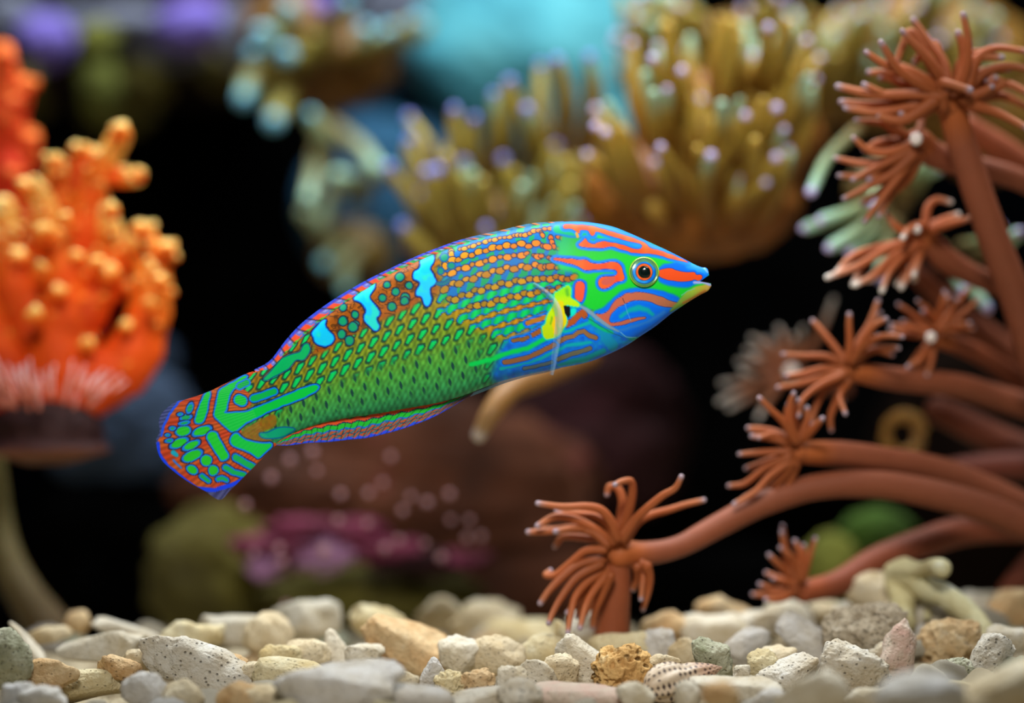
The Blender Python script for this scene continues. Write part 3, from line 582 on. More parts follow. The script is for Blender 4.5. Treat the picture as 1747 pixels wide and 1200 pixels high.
# ------------------------------------------------------------------ brown stalked polyps (right)
def curve3(L, Y0, Y1, wob=0.0, seed=0):
    L = np.asarray(L, float); r = random.Random(seed); n = len(L); out = []
    for k, (x, y) in enumerate(L[:, :2]):
        t = k/max(1, n-1); out.append(at(x, y, Y0+(Y1-Y0)*t+wob*math.sin(t*3+r.random())))
    return np.array(out)
TENT = [(0, (140, 72, 34)), (.55, (156, 82, 42)), (.92, (166, 98, 60)), (.99, (160, 118, 104)), (1, (158, 140, 150))]
def polyp(label, stalk, rad, centre, tents, Y, Ystalk, r0=6.2, tone=(136, 74, 48), disc=(160, 84, 40), disc_r=19, tstops=TENT, rt=4.2, spread=0.007, extra=0, seed=1, pale=None):
    c = at(centre[0], centre[1], Y); root = thing('stalked_polyp', label, 'coral polyp', c, 'brown polyps on long stalks'); R = random.Random(seed)
    if stalk:
        L = np.array(stalk, float); P3 = curve3(L, Y+.004, Ystalk); rr = np.array([sz(v, Y) for v in (rad if hasattr(rad, '__len__') else [rad]*len(L))])
        Vt, Ft, t = tube(P3, rr, n=9*len(L), sides=22, bump=.05, seed=seed, freq=120)
        nz = fbm(Vt*90, seed, 2)
        obj('stalk', mesh_np('stalk', Vt-c, Ft, ramp(t, [(0, disc), (.05, disc), (.14, tone), (1, [v*.9 for v in tone])])*np.concatenate([np.repeat((1+.14*nz)[:, None], 3, 1), np.ones((len(nz), 1))], 1)), M_polyp, root)  # lit calyx painted in as lighter orange at the stalk's head
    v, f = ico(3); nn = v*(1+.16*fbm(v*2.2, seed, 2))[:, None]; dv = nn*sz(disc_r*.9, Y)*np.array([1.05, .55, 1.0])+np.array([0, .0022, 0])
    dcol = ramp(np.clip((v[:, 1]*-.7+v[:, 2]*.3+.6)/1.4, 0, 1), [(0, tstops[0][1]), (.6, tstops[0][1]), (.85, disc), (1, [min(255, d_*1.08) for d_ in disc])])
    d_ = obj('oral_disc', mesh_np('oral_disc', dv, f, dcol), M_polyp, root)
    if pale is not None:
        v2, f2 = ico(2); m2 = v2*sz(pale[2], Y)*np.array([1, .7, 1.1])+(at(pale[0], pale[1], Y-.002)-c)
        m2[:, 1] -= sz(disc_r*.6, Y)
        obj('mouth', mesh_np('mouth', m2, f2, np.tile(list(s2l((226, 214, 206)))+[1], (len(v2), 1))), M_polyp, d_)
    tents = [np.array(T, float) for T in tents]; main = len(tents)
    for k in range(int(main*.7)):      # a second, hidden whorl behind the first
        T = tents[R.randrange(main)].copy(); c2 = np.array(centre, float); a = math.radians(R.uniform(-16, 16)); s_ = R.uniform(.7, .95)
        T = (T-c2)@np.array([[math.cos(a), math.sin(a)], [-math.sin(a), math.cos(a)]])*s_+c2; tents.append(T)
    for k, T in enumerate(tents):
        yo = R.uniform(-spread, spread*.7); back = .004 if k >= main else 0.0
        yo = yo+back; P3 = curve3(T, Y+back+R.uniform(-.001, .002), Y+yo*1.2)
        if len(T) >= 3:
            w_ = sz(R.uniform(2, 6), Y); ph = R.uniform(0, 6.28); m_ = len(P3)
            for q_ in range(1, m_): P3[q_] = P3[q_]+np.array([math.sin(ph+q_*1.7), 0, math.cos(ph+q_*1.9)])*w_*(q_/m_)
        rr = np.linspace(1.25*r0*R.uniform(.9, 1.1), rt*R.uniform(.85, 1.1), len(T)); rr = np.array([sz(q_, Y) for q_ in rr])
        Vt, Ft, t = tube(P3, rr, n=6*len(T), sides=9, cap=3)
        sh = R.uniform(.85, 1.12); cl = ramp(t, tstops); cl[:, :3] *= sh
        obj('tentacle', mesh_np('tentacle', Vt-c, Ft, cl), M_polyp, root)
    return root
def cr(x0, y0, s): return lambda L: [(x0+u/s, y0+v/s) for u, v in L]
A_ = cr(860, 760, 3.53); B_ = cr(1200, 480, 3.157); F_ = cr(1350, 0, 2.307); H_ = cr(1250, 740, 3.334)
polyp('brown polyp arching down to the gravel, curled tentacle on top', [(1056,946),(1100,945),(1160,932),(1230,895),(1300,860),(1390,832),(1480,826),(1570,838),(1680,868),(1790,915)], [27,21,19,21,22,23,25,26,27,28], (1053, 943),
  [A_(L) for L in ([(680,560),(650,470),(590,400),(500,365),(350,365),(215,362)], [(640,590),(560,510),(430,450),(300,435),(195,475)], [(620,600),(530,520),(400,510),(250,522),(140,515)], [(600,630),(490,640),(400,700),(320,780),(255,795),(262,745)],
   [(590,690),(450,720),(350,800),(280,880),(210,950)], [(580,720),(440,800),(345,900),(300,1000),(282,1090)], [(590,760),(490,840),(425,920),(395,1020),(390,1130)], [(620,780),(540,880),(490,980),(450,1100)], [(640,790),(590,900),(555,1010),(530,1110)],
   [(700,560),(745,420),(775,300),(762,222),(705,212),(672,240)], [(720,560),(790,450),(860,390),(950,310),(1020,250),(1075,190)], [(730,580),(800,470),(880,415),(1000,390),(1100,365),(1190,322)], [(860,730),(875,800),(862,880),(838,985)], [(800,740),(800,800),(785,865)],
   [(660,580),(640,500),(560,440),(440,400),(330,400)])], .022, .05, r0=7.0, rt=5.0, disc_r=23, seed=11)
# the trunk that carries this polyp down into the gravel
def trunk(label, L, rad, Y0, Y1, tone, seed, name='polyp_trunk', flat=1.0):
    c = at(L[-1][0], L[-1][1], Y1); P3 = curve3(np.array(L, float), Y0, Y1); rr = [sz(v, (Y0+Y1)/2) for v in rad]
    Vt, Ft, t = tube(P3, rr, n=9*len(L), sides=24, bump=.07, seed=seed, freq=110)
    Vt = Vt-c; nz = fbm(Vt*100, seed, 2)
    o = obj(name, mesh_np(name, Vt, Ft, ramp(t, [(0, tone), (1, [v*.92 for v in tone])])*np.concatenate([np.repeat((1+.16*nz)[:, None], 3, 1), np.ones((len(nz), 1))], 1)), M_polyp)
    o.location = tuple(c); return tag(o, label, 'coral', 'bare brown coral trunks')
trunk('short upright brown trunk rising from the gravel under the arching polyp', [(1052,965),(1050,1000),(1046,1050),(1042,1110)], [24,27,29,32], .027, .030, (146, 76, 44), 21)
polyp('brown polyp with flaring tentacles on the thick lower arm', [(1372,772),(1440,776),(1520,788),(1600,805),(1680,835),(1770,880)], [20,23,25,26,28,30], (1362, 772),
  [B_(L) for L in ([(470,880),(380,850),(260,830)], [(470,850),(360,810),(235,790)], [(480,870),(380,830),(290,850)], [(460,920),(330,925),(190,938)], [(460,950),(330,1010),(220,1080),(150,1105)], [(470,970),(360,1050),(270,1130),(170,1195)], [(490,860),(430,760),(370,690),(310,640)], [(500,860),(470,760),(470,660),(480,600)],
   [(520,850),(560,760),(560,690)], [(480,980),(400,1080),(320,1160),(280,1230)], [(500,990),(460,1080),(400,1160),(360,1220)], [(540,850),(600,780),(650,740)])], .034, .065, seed=12, disc_r=20)
polyp('brown polyp with pale-tipped star of tentacles on the long level stalk', [(1456,634),(1520,646),(1580,652),(1640,660),(1700,678),(1790,705)], [17,20,21,22,23,24], (1447, 632),
  [B_(L) for L in ([(770,440),(700,350),(640,270),(595,215)], [(780,420),(790,330),(790,250),(780,180)], [(790,420),(840,320),(890,220),(945,100)], [(800,430),(860,330),(920,250),(980,208)], [(800,440),(880,340),(970,300),(1070,305)], [(760,450),(660,410),(540,400),(430,388)], [(750,480),(640,470),(540,500),(450,520)], [(750,500),(640,520),(520,560),(390,570)],
   [(760,520),(660,580),(600,680),(580,760)], [(780,540),(720,640),(690,730),(690,810)], [(790,540),(740,620),(760,720)], [(750,510),(620,560),(540,640),(520,740)])], .040, .075, seed=13, disc_r=16)
polyp('brown polyp with white mouth and spray of thin tentacles on dark stalk', [(1600,578),(1660,600),(1710,630),(1790,680)], [14,17,18,20], (1590, 574),
  [B_(L) for L in ([(1220,260),(1140,190),(1045,125)], [(1240,250),(1270,150),(1300,50)], [(1260,250),(1330,170),(1400,70),(1430,20)], [(1280,250),(1370,190),(1490,100)], [(1280,260),(1370,255),(1455,252)], [(1210,270),(1110,255),(1010,240)], [(1200,290),(1110,280),(1015,262)], [(1210,340),(1160,420),(1105,455)], [(1225,350),(1170,450),(1128,545)], [(1240,350),(1225,430),(1208,500)], [(1250,250),(1220,160),(1160,110)], [(1260,260),(1340,160),(1370,100)])], .055, .085, seed=14, disc_r=14, r0=5, rt=3.6, pale=(1587, 576, 9), tone=(118, 58, 32))
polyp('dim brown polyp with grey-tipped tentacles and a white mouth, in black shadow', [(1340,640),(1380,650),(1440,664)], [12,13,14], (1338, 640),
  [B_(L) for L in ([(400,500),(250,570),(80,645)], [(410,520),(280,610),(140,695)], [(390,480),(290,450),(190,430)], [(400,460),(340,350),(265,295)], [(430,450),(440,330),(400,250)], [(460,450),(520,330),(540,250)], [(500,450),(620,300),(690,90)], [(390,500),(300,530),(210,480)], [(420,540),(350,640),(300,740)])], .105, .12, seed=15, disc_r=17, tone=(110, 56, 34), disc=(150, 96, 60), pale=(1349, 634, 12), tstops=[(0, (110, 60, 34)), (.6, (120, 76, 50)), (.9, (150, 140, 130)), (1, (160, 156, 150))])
polyp('large brown polyp with wide tangle of curling tentacles on the upright trunk', [(1622,182),(1645,260),(1672,340),(1700,420),(1730,500),(1762,600),(1790,680)], [24,26,27,28,29,30,31], (1618, 176),
  [F_(L) for L in ([(600,370),(500,320),(400,290),(300,280)], [(590,360),(480,290),(370,260),(285,200)], [(590,380),(480,370),(330,370),(190,350)], [(580,390),(470,400),(330,410),(200,405)], [(570,400),(440,430),(330,440),(220,425)], [(600,350),(560,270),(520,200),(475,130),(435,180),(405,250)], [(620,350),(600,250),(540,170),(480,70)], [(660,350),(690,260),(700,160),(672,60)],
   [(690,360),(730,240),(800,190),(930,200)], [(690,370),(760,290),(850,260),(940,270)], [(680,390),(760,360),(790,345)], [(700,390),(800,350),(830,330),(805,300)], [(700,400),(820,380),(930,420)], [(600,420),(590,340),(610,330),(700,350)], [(560,400),(450,470),(380,470),(340,450)], [(610,350),(540,240),(440,120)], [(580,370),(430,280),(360,170)], [(690,410),(800,440),(930,500)], [(560,420),(480,460),(430,440)])], .030, .050, seed=16, disc_r=26, r0=9, rt=5.5)
polyp('brown polyp with pale mouth and drooping left fan beneath the large tangle', [(1570,240),(1590,262),(1640,280),(1720,300),(1790,330)], [20,24,22,20,20], (1566, 240),
  [F_(L) for L in ([(470,550),(400,500),(350,450),(250,430)], [(470,570),(380,600),(310,590),(250,550)], [(470,590),(380,640),(280,650),(165,620)], [(470,600),(380,660),(290,690),(195,700)], [(480,610),(400,680),(300,740),(205,785)], [(490,610),(430,690),(350,790),(280,865)], [(480,590),(340,660),(240,710)], [(500,560),(520,460),(560,380)], [(470,560),(360,560),(280,590)], [(500,620),(460,700),(400,770)])], .038, .060, seed=17, disc_r=22, r0=7.5, rt=4.5, pale=(1561, 238, 11))
polyp('brown polyp with white-tipped tentacles spread downward over black shadow', [(1572,396),(1610,440),(1660,470),(1740,500)], [18,22,20,20], (1566, 394),
  [F_(L) for L in ([(490,950),(380,980),(260,1040),(150,1095)], [(490,960),(400,1010),(320,1080),(255,1120)], [(495,960),(430,1020),(380,1080),(350,1138)], [(505,960),(480,1040),(440,1135)], [(500,950),(350,970),(250,1010),(180,1080)], [(530,880),(540,820),(570,790),(620,790)], [(520,890),(470,900),(430,930)], [(560,900),(640,880),(710,850)], [(500,930),(420,900),(360,830)], [(510,960),(500,1010),(470,1060)])], .045, .065, seed=18, disc_r=17, r0=7, rt=4.8, pale=(1563, 392, 7), tstops=[(0, (150, 74, 36)), (.6, (172, 92, 50)), (.88, (190, 130, 100)), (1, (224, 214, 206))])
polyp('brown polyp opening sideways just above the rubble, tentacles spread upward', [(1372,1010),(1430,995),(1500,955),(1580,925),(1660,903),(1790,900)], [20,22,25,26,26,27], (1362, 1004),
  [H_(L) for L in ([(350,900),(250,920),(110,905)], [(350,860),(280,830),(195,790)], [(345,840),(290,770),(205,700)], [(350,830),(310,700),(290,530)], [(380,830),(380,700),(350,600)], [(400,830),(430,720),(480,600)], [(360,820),(340,720),(270,640)], [(350,910),(260,950),(180,940)])], .045, .075, seed=19, disc_r=18, tone=(132, 68, 44), disc=(150, 76, 44))
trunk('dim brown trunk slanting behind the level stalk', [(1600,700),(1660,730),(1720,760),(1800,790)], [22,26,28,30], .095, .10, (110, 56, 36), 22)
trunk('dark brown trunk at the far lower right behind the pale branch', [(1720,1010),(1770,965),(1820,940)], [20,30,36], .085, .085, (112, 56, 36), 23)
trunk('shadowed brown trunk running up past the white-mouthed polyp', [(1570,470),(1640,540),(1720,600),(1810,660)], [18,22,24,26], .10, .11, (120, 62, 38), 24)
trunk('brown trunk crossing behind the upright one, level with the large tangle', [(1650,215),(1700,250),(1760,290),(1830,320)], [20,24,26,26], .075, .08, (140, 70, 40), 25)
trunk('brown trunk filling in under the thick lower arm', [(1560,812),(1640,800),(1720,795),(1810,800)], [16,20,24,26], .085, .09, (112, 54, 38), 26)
# curled tan tube among the stalks
cc = at(1540, 742, .10); a = np.linspace(0.3, 2*math.pi*1.12, 12)
P3 = np.array([at(1542+(36-1.2*k)*math.cos(q), 742-(33+3*math.sin(q*2.3))*math.sin(q), .10+.0012*k) for k, q in enumerate(a)])
Vt, Ft, t = tube(P3, [sz(7+4*abs(math.sin(k*.9)), .10) for k in range(12)], n=70, sides=14, bump=.4, seed=4, freq=400)
o = obj('worm_tube', mesh_np('worm_tube', Vt-cc, Ft, ramp(t, [(0, (164, 124, 62)), (1, (140, 100, 46))])), M_soft); o.location = tuple(cc); tag(o, 'curled tan worm tube forming a ring between brown stalks', 'worm tube')

# ------------------------------------------------------------------ olive torch coral with lilac-tipped tentacles
def torch(label, domes, tents, Y, base=(118, 70, 18), olive=(146, 122, 40), seed=0, tipr=9.0, tr=(13, 9), tipcol=(206, 196, 244), name='torch_coral', yr=.02, tipless=0.0, mint=0.25, keep=0):
    """domes: (cx,cy,rx,ry,ry_depth px); tents: (tipx,tipy,rootx,rooty)"""
    R = random.Random(seed); c0 = at(domes[0][0], domes[0][1], Y+.03); root = thing(name, label, 'coral', c0, 'torch corals with lilac tips')
    for k, (cx, cy, rx, ry, rd) in enumerate(domes):
        v, f = ico(5); q = v*(1+.10*fbm(v*2.2+seed, seed+k, 3)+.03*fbm(v*9, seed, 2))[:, None]
        Vv = q*np.array([sz(rx, Y), sz(rd, Y), sz(ry, Y)])+(at(cx, cy, Y+.035)-c0)
        t = np.clip(.5+.5*fbm(v*3, seed+5, 3), 0, 1)
        obj('fleshy_base', mesh_np('fleshy_base', Vv, f, ramp(t, [(0, [b*.8 for b in base]), (.6, base), (1, [min(255, b*1.3) for b in base])])), M_torch, root)
    for k, (tx, ty, qx, qy) in enumerate(tents):
        y1 = Y+R.uniform(-yr, yr); y0 = Y+.02
        mx, my = (tx+qx)/2+R.uniform(-14, 14), (ty+qy)/2+R.uniform(-10, 6)
        P3 = np.array([at(qx, qy, y0), at(mx, my, (y0+y1)/2-.004), at(tx, ty, y1)])
        s_ = R.uniform(.85, 1.15); is_m = R.random() < mint
        rr = [sz(tr[0]*s_*1.15, Y), sz(tr[0]*s_, Y), sz(tr[1]*s_, Y)]
        Vt, Ft, t = tube(P3, rr, n=14, sides=12, cap=4)
        st = [(0, base), (.4, [(a_+b_)/2 for a_, b_ in zip(base, olive)]), (.75, olive), (1, (156, 196, 170) if is_m else [min(255, o_*1.12) for o_ in olive])]
        tn = obj('tentacle', mesh_np('tentacle', Vt-c0, Ft, ramp(t, st)), M_torch, root)
        if k < keep or R.random() >= tipless:
            d = P3[2]-P3[1]; d /= np.linalg.norm(d); v, f = ico(2)
            Vv = v*sz(tipr*R.uniform(.85, 1.15), Y)+(P3[2]+d*sz(tr[1]*s_*.9, Y)-c0)
            obj('tip', mesh_np('tip', Vv, f, np.tile(list(s2l(tipcol))+[1], (len(v), 1))), M_torch, tn)
    return root
def rooted(tips, ctr, frac, mn=60, mx=150, seed=0, down=0.0):
    R = random.Random(seed); out = []
    for x, y in tips:
        dx, dy = ctr[0]-x, ctr[1]-y; l = math.hypot(dx, dy)+1e-6; k = min(max(l*frac, mn), mx)
        ux, uy = dx/l, dy/l; uy += down; q = math.hypot(ux, uy); out.append((x, y, x+ux/q*k+R.uniform(-8, 8), y+uy/q*k))
    return out
t7 = [(850+u/2.553, v/2.553) for u, v in ((1175,130),(1340,195),(1100,262),(1015,245),(800,318),(735,402),(435,492),(428,560),(880,455),(975,500),(1075,515),(398,685),(710,650),(690,720),(925,685),(1000,610),(635,845),(1065,695),(1060,795),(1205,695),(1240,575),(1390,270),(675,265),(1160,800),(1210,480))]
rr_ = random.Random(3); fill = [(rr_.uniform(1030, 1390), rr_.uniform(30, 270)) for _ in range(60)]
torch('big olive torch coral with brown base dome right above the fish head', [(1185, 345, 190, 110, 130), (1240, 230, 170, 120, 80), (1090, 330, 100, 90, 90)], rooted(t7, (1190, 420), .5, 70, 130, 1, .25)+rooted(fill, (1200, 440), .55, 110, 170, 2, .5), .105, seed=1, yr=.022, base=(142, 86, 28), olive=(166, 140, 58), mint=.3, tr=(16, 8), tipless=.75, keep=len(t7), tipr=8)
t6 = [(400+u/2.688, v/2.688) for u, v in ((810,555),(805,665),(1010,525),(1100,560),(1190,450),(1265,390),(1000,705),(715,785),(890,810),(940,795),(860,905),(1180,1005),(1060,760))]
t6b = [(850+u/2.553, v/2.553) for u, v in ((50,375),(185,305),(260,275),(400,265),(130,490))]
fl2 = [(rr_.uniform(690, 1010), rr_.uniform(250, 400)) for _ in range(44)]
torch('olive torch coral with blue-lilac tips directly above the fish back', [(880, 420, 190, 90, 120), (985, 330, 90, 110, 90)], rooted(t6, (850, 500), .5, 70, 130, 4, .5)+rooted(t6b, (960, 420), .5, 80, 150, 5, .3)+rooted(fl2, (860, 560), .5, 90, 140, 6, .5), .14, seed=2, yr=.02, base=(116, 84, 34), olive=(156, 142, 66), tr=(16, 9), tipless=.75, keep=len(t6)+len(t6b), tipcol=(130, 140, 226), mint=.35)
t8 = [(850+u/2.553, v/2.553) for u, v in ((600,85),(530,165),(535,210),(800,35),(1220,5),(1350,105),(1480,65))]+[(1500,12),(1560,20),(1600,60),(1420,60),(1440,120),(1470,30),(1660,30),(1700,70)]
fl3 = [(rr_.uniform(1060, 1740), rr_.uniform(-20, 120)) for _ in range(54)]
torch('olive torch coral along the top, behind the large brown tangle', [(1300, 130, 260, 110, 120), (1570, 110, 210, 130, 110), (1690, 200, 120, 110, 80)], rooted(t8, (1350, 260), .5, 70, 120, 7, .3)+rooted(fl3, (1380, 330), .4, 60, 100, 8, .5), .185, seed=3, yr=.02, base=(126, 90, 30), olive=(154, 138, 64), mint=.4, tipr=8, tr=(16, 10), tipless=.8, keep=len(t8))
torch('small mint-green torch coral tuft beside the brown polyp tangle', [(1500, 330, 60, 60, 50)], [(1386, 322, 1462, 222), (1378, 388, 1470, 372), (1420, 420, 1500, 350), (1455, 425, 1510, 360), (1490, 345, 1520, 300), (1405, 375, 1480, 350), (1600, 290, 1560, 330), (1585, 275, 1560, 330), (1500, 470, 1530, 380), (1640, 490, 1560, 400), (1680, 520, 1600, 420), (1700, 390, 1640, 420), (1735, 400, 1660, 440)], .085, seed=4, yr=.006, base=(96, 76, 34), olive=(136, 164, 122), tipr=8, tr=(11, 10), mint=.9)
# left tuft and the brown one hanging at the top centre
torch('loose grey-green torch coral tuft at the edge of the black cave', [(600, 430, 70, 60, 60)], [(535, 205, 560, 270), (640, 285, 560, 215), (525, 340, 545, 250), (545, 380, 570, 300), (660, 290, 600, 330), (560, 440, 590, 400), (610, 330, 650, 300), (575, 300, 620, 340), (520, 365, 560, 420), (590, 480, 620, 420)], .19, seed=5, yr=.012, base=(96, 76, 32), olive=(130, 146, 110), tr=(14, 12), tipless=.6, mint=.6, tipcol=(120, 200, 220), tipr=11)
torch('brown torch coral hanging at the top with mint and blue tips', [(560, 110, 120, 85, 80), (500, 60, 90, 90, 80)], [(655, 60, 600, 90), (700, 45, 630, 80), (535, 70, 560, 110), (445, 100, 480, 120), (420, 160, 470, 110), (470, 200, 490, 140), (620, 60, 590, 100), (490, 25, 500, 80), (590, 10, 560, 70), (720, 50, 650, 90), (450, 60, 480, 90), (495, 95, 510, 120)], .21, seed=6, yr=.015, base=(104, 70, 18), olive=(128, 120, 50), tr=(18, 15), tipcol=(120, 190, 214), tipr=15, tipless=.35, mint=.6)
# hanging pale-brown tentacle under the belly
cc = at(905, 650, .07)
P3 = np.array([at(1010, 610, .09), at(930, 640, .08), at(872, 665, .07), at(838, 705, .065), at(818, 742, .065)])
Vt, Ft, t = tube(P3, [sz(v, .07) for v in (16, 22, 21, 18, 13)], n=40, sides=18, bump=.08, seed=3, freq=120)
o = obj('coral_lobe', mesh_np('coral_lobe', Vt-cc, Ft, ramp(t, [(0, (120, 80, 40)), (.7, (140, 100, 50)), (.93, (156, 124, 84)), (1, (190, 180, 172))])), M_torch); o.location = tuple(cc); tag(o, 'drooping tan coral lobe with whitish tip under the fish belly', 'coral')

# ------------------------------------------------------------------ orange soft coral (left)
def soft_coral(label, branches, knobs, Y, stops, seed, spic=None):
    R = random.Random(seed); c = at(branches[0][0][0], branches[0][0][1], Y); root = thing('orange_soft_coral', label, 'soft coral', c, 'orange soft corals')
    for k, br in enumerate(branches):
        P3 = np.array([at(x, y, Y+(yo if (yo := (0 if len(q) < 4 else q[3])) else 0)) for q in br for x, y in [q[:2]]]); rr = [sz(q[2], Y) for q in br]
        Vt, Ft, t = tube(P3, rr, n=12*len(br), sides=22, bump=.22, seed=seed+k, freq=190, cap=6)
        g = np.clip(t+.25*fbm(Vt*180, seed, 2), 0, 1)
        b = obj('branch', mesh_np('branch', Vt-c, Ft, ramp(g, stops)), M_soft, root)
        # knobbly side buds on each branch
        n = int(9*len(br)); ctr = catmull(np.hstack([P3, np.array(rr)[:, None]]), n)
        for i in range(n):
            if R.random() < .35: continue
            a = R.uniform(0, 2*math.pi); r_ = ctr[i, 3]; off = np.array([math.cos(a)*r_, -abs(math.sin(a))*r_*.9 if R.random() < .75 else math.sin(a)*r_, R.uniform(-.7, 1.0)*r_])
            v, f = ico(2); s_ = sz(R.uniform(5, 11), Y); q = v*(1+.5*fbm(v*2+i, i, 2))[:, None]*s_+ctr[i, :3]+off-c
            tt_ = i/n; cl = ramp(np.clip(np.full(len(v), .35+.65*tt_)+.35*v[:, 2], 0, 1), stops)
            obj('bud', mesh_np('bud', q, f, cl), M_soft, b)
    for x, y, r_ in knobs:
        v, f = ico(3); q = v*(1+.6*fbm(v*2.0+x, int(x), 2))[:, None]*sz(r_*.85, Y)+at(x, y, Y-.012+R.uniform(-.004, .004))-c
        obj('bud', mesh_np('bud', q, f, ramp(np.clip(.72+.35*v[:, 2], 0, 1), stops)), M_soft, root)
    if spic:
        for k in range(spic):
            fx = R.random(); x0 = -15+fx*180; y0 = 690+16*math.sin(fx*3); a = math.radians(140-95*fx+R.uniform(-14, 14)); ln = R.uniform(30, 80)*(1-.4*fx)
            s0 = R.uniform(0, 50); P3 = np.array([at(x0+math.cos(a)*s0, y0-math.sin(a)*s0, Y-.026), at(x0+math.cos(a)*(s0+ln), y0-math.sin(a)*(s0+ln), Y-.022)])
            Vt, Ft, t = tube(P3, [sz(3.4, Y), sz(1.4, Y)], n=4, sides=6, cap=2)
            obj('spicule', mesh_np('spicule', Vt-c, Ft, ramp(t, [(0, (190, 104, 80)), (1, (196, 160, 160))])), M_soft, root)
    return root
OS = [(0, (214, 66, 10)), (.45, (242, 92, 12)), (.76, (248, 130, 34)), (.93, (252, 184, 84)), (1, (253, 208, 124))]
RS = [(0, (190, 40, 12)), (.6, (222, 60, 16)), (1, (244, 120, 40))]
soft_coral('bright orange soft coral with pale yellow knobs and white spicule fan',
  [[(100,690,70),(105,600,62),(110,520,55),(105,440,46),(85,360,32),(60,320,20)], [(130,670,60),(205,625,52),(245,560,40),(258,490,34),(248,425,30),(240,398,22)], [(110,470,40),(140,400,36),(150,340,30),(170,290,22),(205,232,19)], [(160,330,22),(170,302,18),(205,302,17),(234,302,14)],
   [(120,430,28),(108,360,24),(100,300,17),(92,275,13)], [(60,560,50),(30,480,44),(10,420,36),(5,360,26)], [(255,480,24),(278,440,20),(286,425,15)], [(120,560,50),(165,500,40),(185,450,32),(182,400,26),(178,360,20)], [(20,640,55),(-20,560,50),(-40,480,40)], [(130,320,20),(140,270,14),(140,255,10)]],
  [(75,400,20),(100,500,16),(185,470,22),(165,450,16),(40,320,16),(110,375,14),(240,392,18),(285,425,16),(272,480,14),(60,540,18),(190,360,16),(150,590,16),(205,225,18),(95,275,14),(238,298,13),(215,560,14),(30,440,18),(130,440,15),(70,460,14),(255,520,14)],
  .095, OS, 41, spic=64)
soft_coral('taller red-orange soft coral behind the bright orange one', [[(-20,640,60),(-10,480,56),(0,340,50),(5,220,40),(0,120,30),(5,90,20)], [(5,330,34),(35,280,26),(52,235,18)], [(5,220,30),(30,175,22),(42,145,16)], [(0,420,40),(40,380,30),(50,330,20)]], [(10,100,18),(38,150,16),(25,175,16),(10,210,16),(52,240,14),(20,300,16)], .135, RS, 42)
# brown saucer under it
cc = at(80, 740, .09); v, f = ico(5); q = v.copy()
q[:, 2] = np.where(q[:, 2] > 0, q[:, 2]*.9, q[:, 2]*.75); rad = np.hypot(q[:, 0], q[:, 1]); q *= (1+.06*fbm(v*3, 6, 3))[:, None]
flare = 1+.30*np.exp(-((v[:, 2]+.55)/.22)**2); q[:, 0] *= flare; q[:, 1] *= flare
Vv = q*np.array([sz(98, .09), sz(70, .09), sz(72, .09)])
o = obj('saucer_coral', mesh_np('saucer_coral', Vv, f, ramp(np.clip((v[:, 2]+1)/2+.04*fbm(v*6, 2, 2), 0, 1), [(0, (70, 40, 30)), (.13, (104, 62, 36)), (.2, (120, 70, 44)), (.3, (62, 34, 34)), (1, (52, 28, 26))])), M_soft); o.location = tuple(cc); tag(o, 'dark brown saucer-shaped coral base with lighter lower rim under orange soft coral', 'coral')
# olive stem from the gravel
cc = at(60, 1060, .11); P3 = np.array([at(-8, 780, .115), at(0, 880, .115), at(14, 960, .112), at(45, 1020, .11), at(85, 1075, .11)])
Vt, Ft, t = tube(P3, [sz(v, .11) for v in (14, 20, 27, 32, 42)], n=50, sides=20, bump=.12, seed=8, freq=110)
o = obj('olive_coral', mesh_np('olive_coral', Vt-cc, Ft, ramp(t, [(0, (92, 84, 44)), (1, (74, 58, 34))])), M_soft); o.location = tuple(cc); tag(o, 'curved olive coral stem rising from gravel beneath the brown saucer', 'coral')

# ------------------------------------------------------------------ reef rock behind
def lump(name, label, cat, px, py, rx, ry, Y, m, seed, depth=None, disp=.28, freq=1.7, sub=5, group=None, kind=None, rot=0):
    v, f = ico(sub); n = fbm(v*freq+seed*3.1, seed, 4); n2_ = fbm(v*freq*5, seed+9, 3)
    q = v*(1+disp*n+disp*.28*n2_)[:, None]
    Vv = q*np.array([sz(rx, Y), sz(depth or (rx+ry)/2*.8, Y), sz(ry, Y)])
    o = obj(name, mesh_np(name, Vv, f), m); o.location = tuple(at(px, py, Y)); o.rotation_euler = (0, rot, 0); return tag(o, label, cat, group, kind)
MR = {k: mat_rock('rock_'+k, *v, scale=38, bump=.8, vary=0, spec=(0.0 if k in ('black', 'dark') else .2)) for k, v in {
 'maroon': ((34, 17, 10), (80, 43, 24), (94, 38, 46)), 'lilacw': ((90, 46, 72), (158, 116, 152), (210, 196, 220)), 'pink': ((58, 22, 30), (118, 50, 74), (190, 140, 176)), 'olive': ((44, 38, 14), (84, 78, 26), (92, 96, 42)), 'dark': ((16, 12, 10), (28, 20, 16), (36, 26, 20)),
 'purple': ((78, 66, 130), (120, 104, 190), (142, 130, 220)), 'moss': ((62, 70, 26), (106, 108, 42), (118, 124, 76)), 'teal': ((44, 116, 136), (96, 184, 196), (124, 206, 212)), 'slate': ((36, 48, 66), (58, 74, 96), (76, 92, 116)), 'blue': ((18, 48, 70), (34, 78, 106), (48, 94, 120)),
 'green': ((34, 50, 14), (56, 82, 24), (84, 90, 44)), 'crimson': ((26, 8, 9), (46, 14, 17), (70, 26, 36)), 'greyp': ((70, 74, 84), (108, 112, 128), (124, 126, 160)), 'black': ((2, 2, 2), (4, 4, 4), (6, 5, 5))}.items()}  # the near-black tone carries the cave's shade in its colour
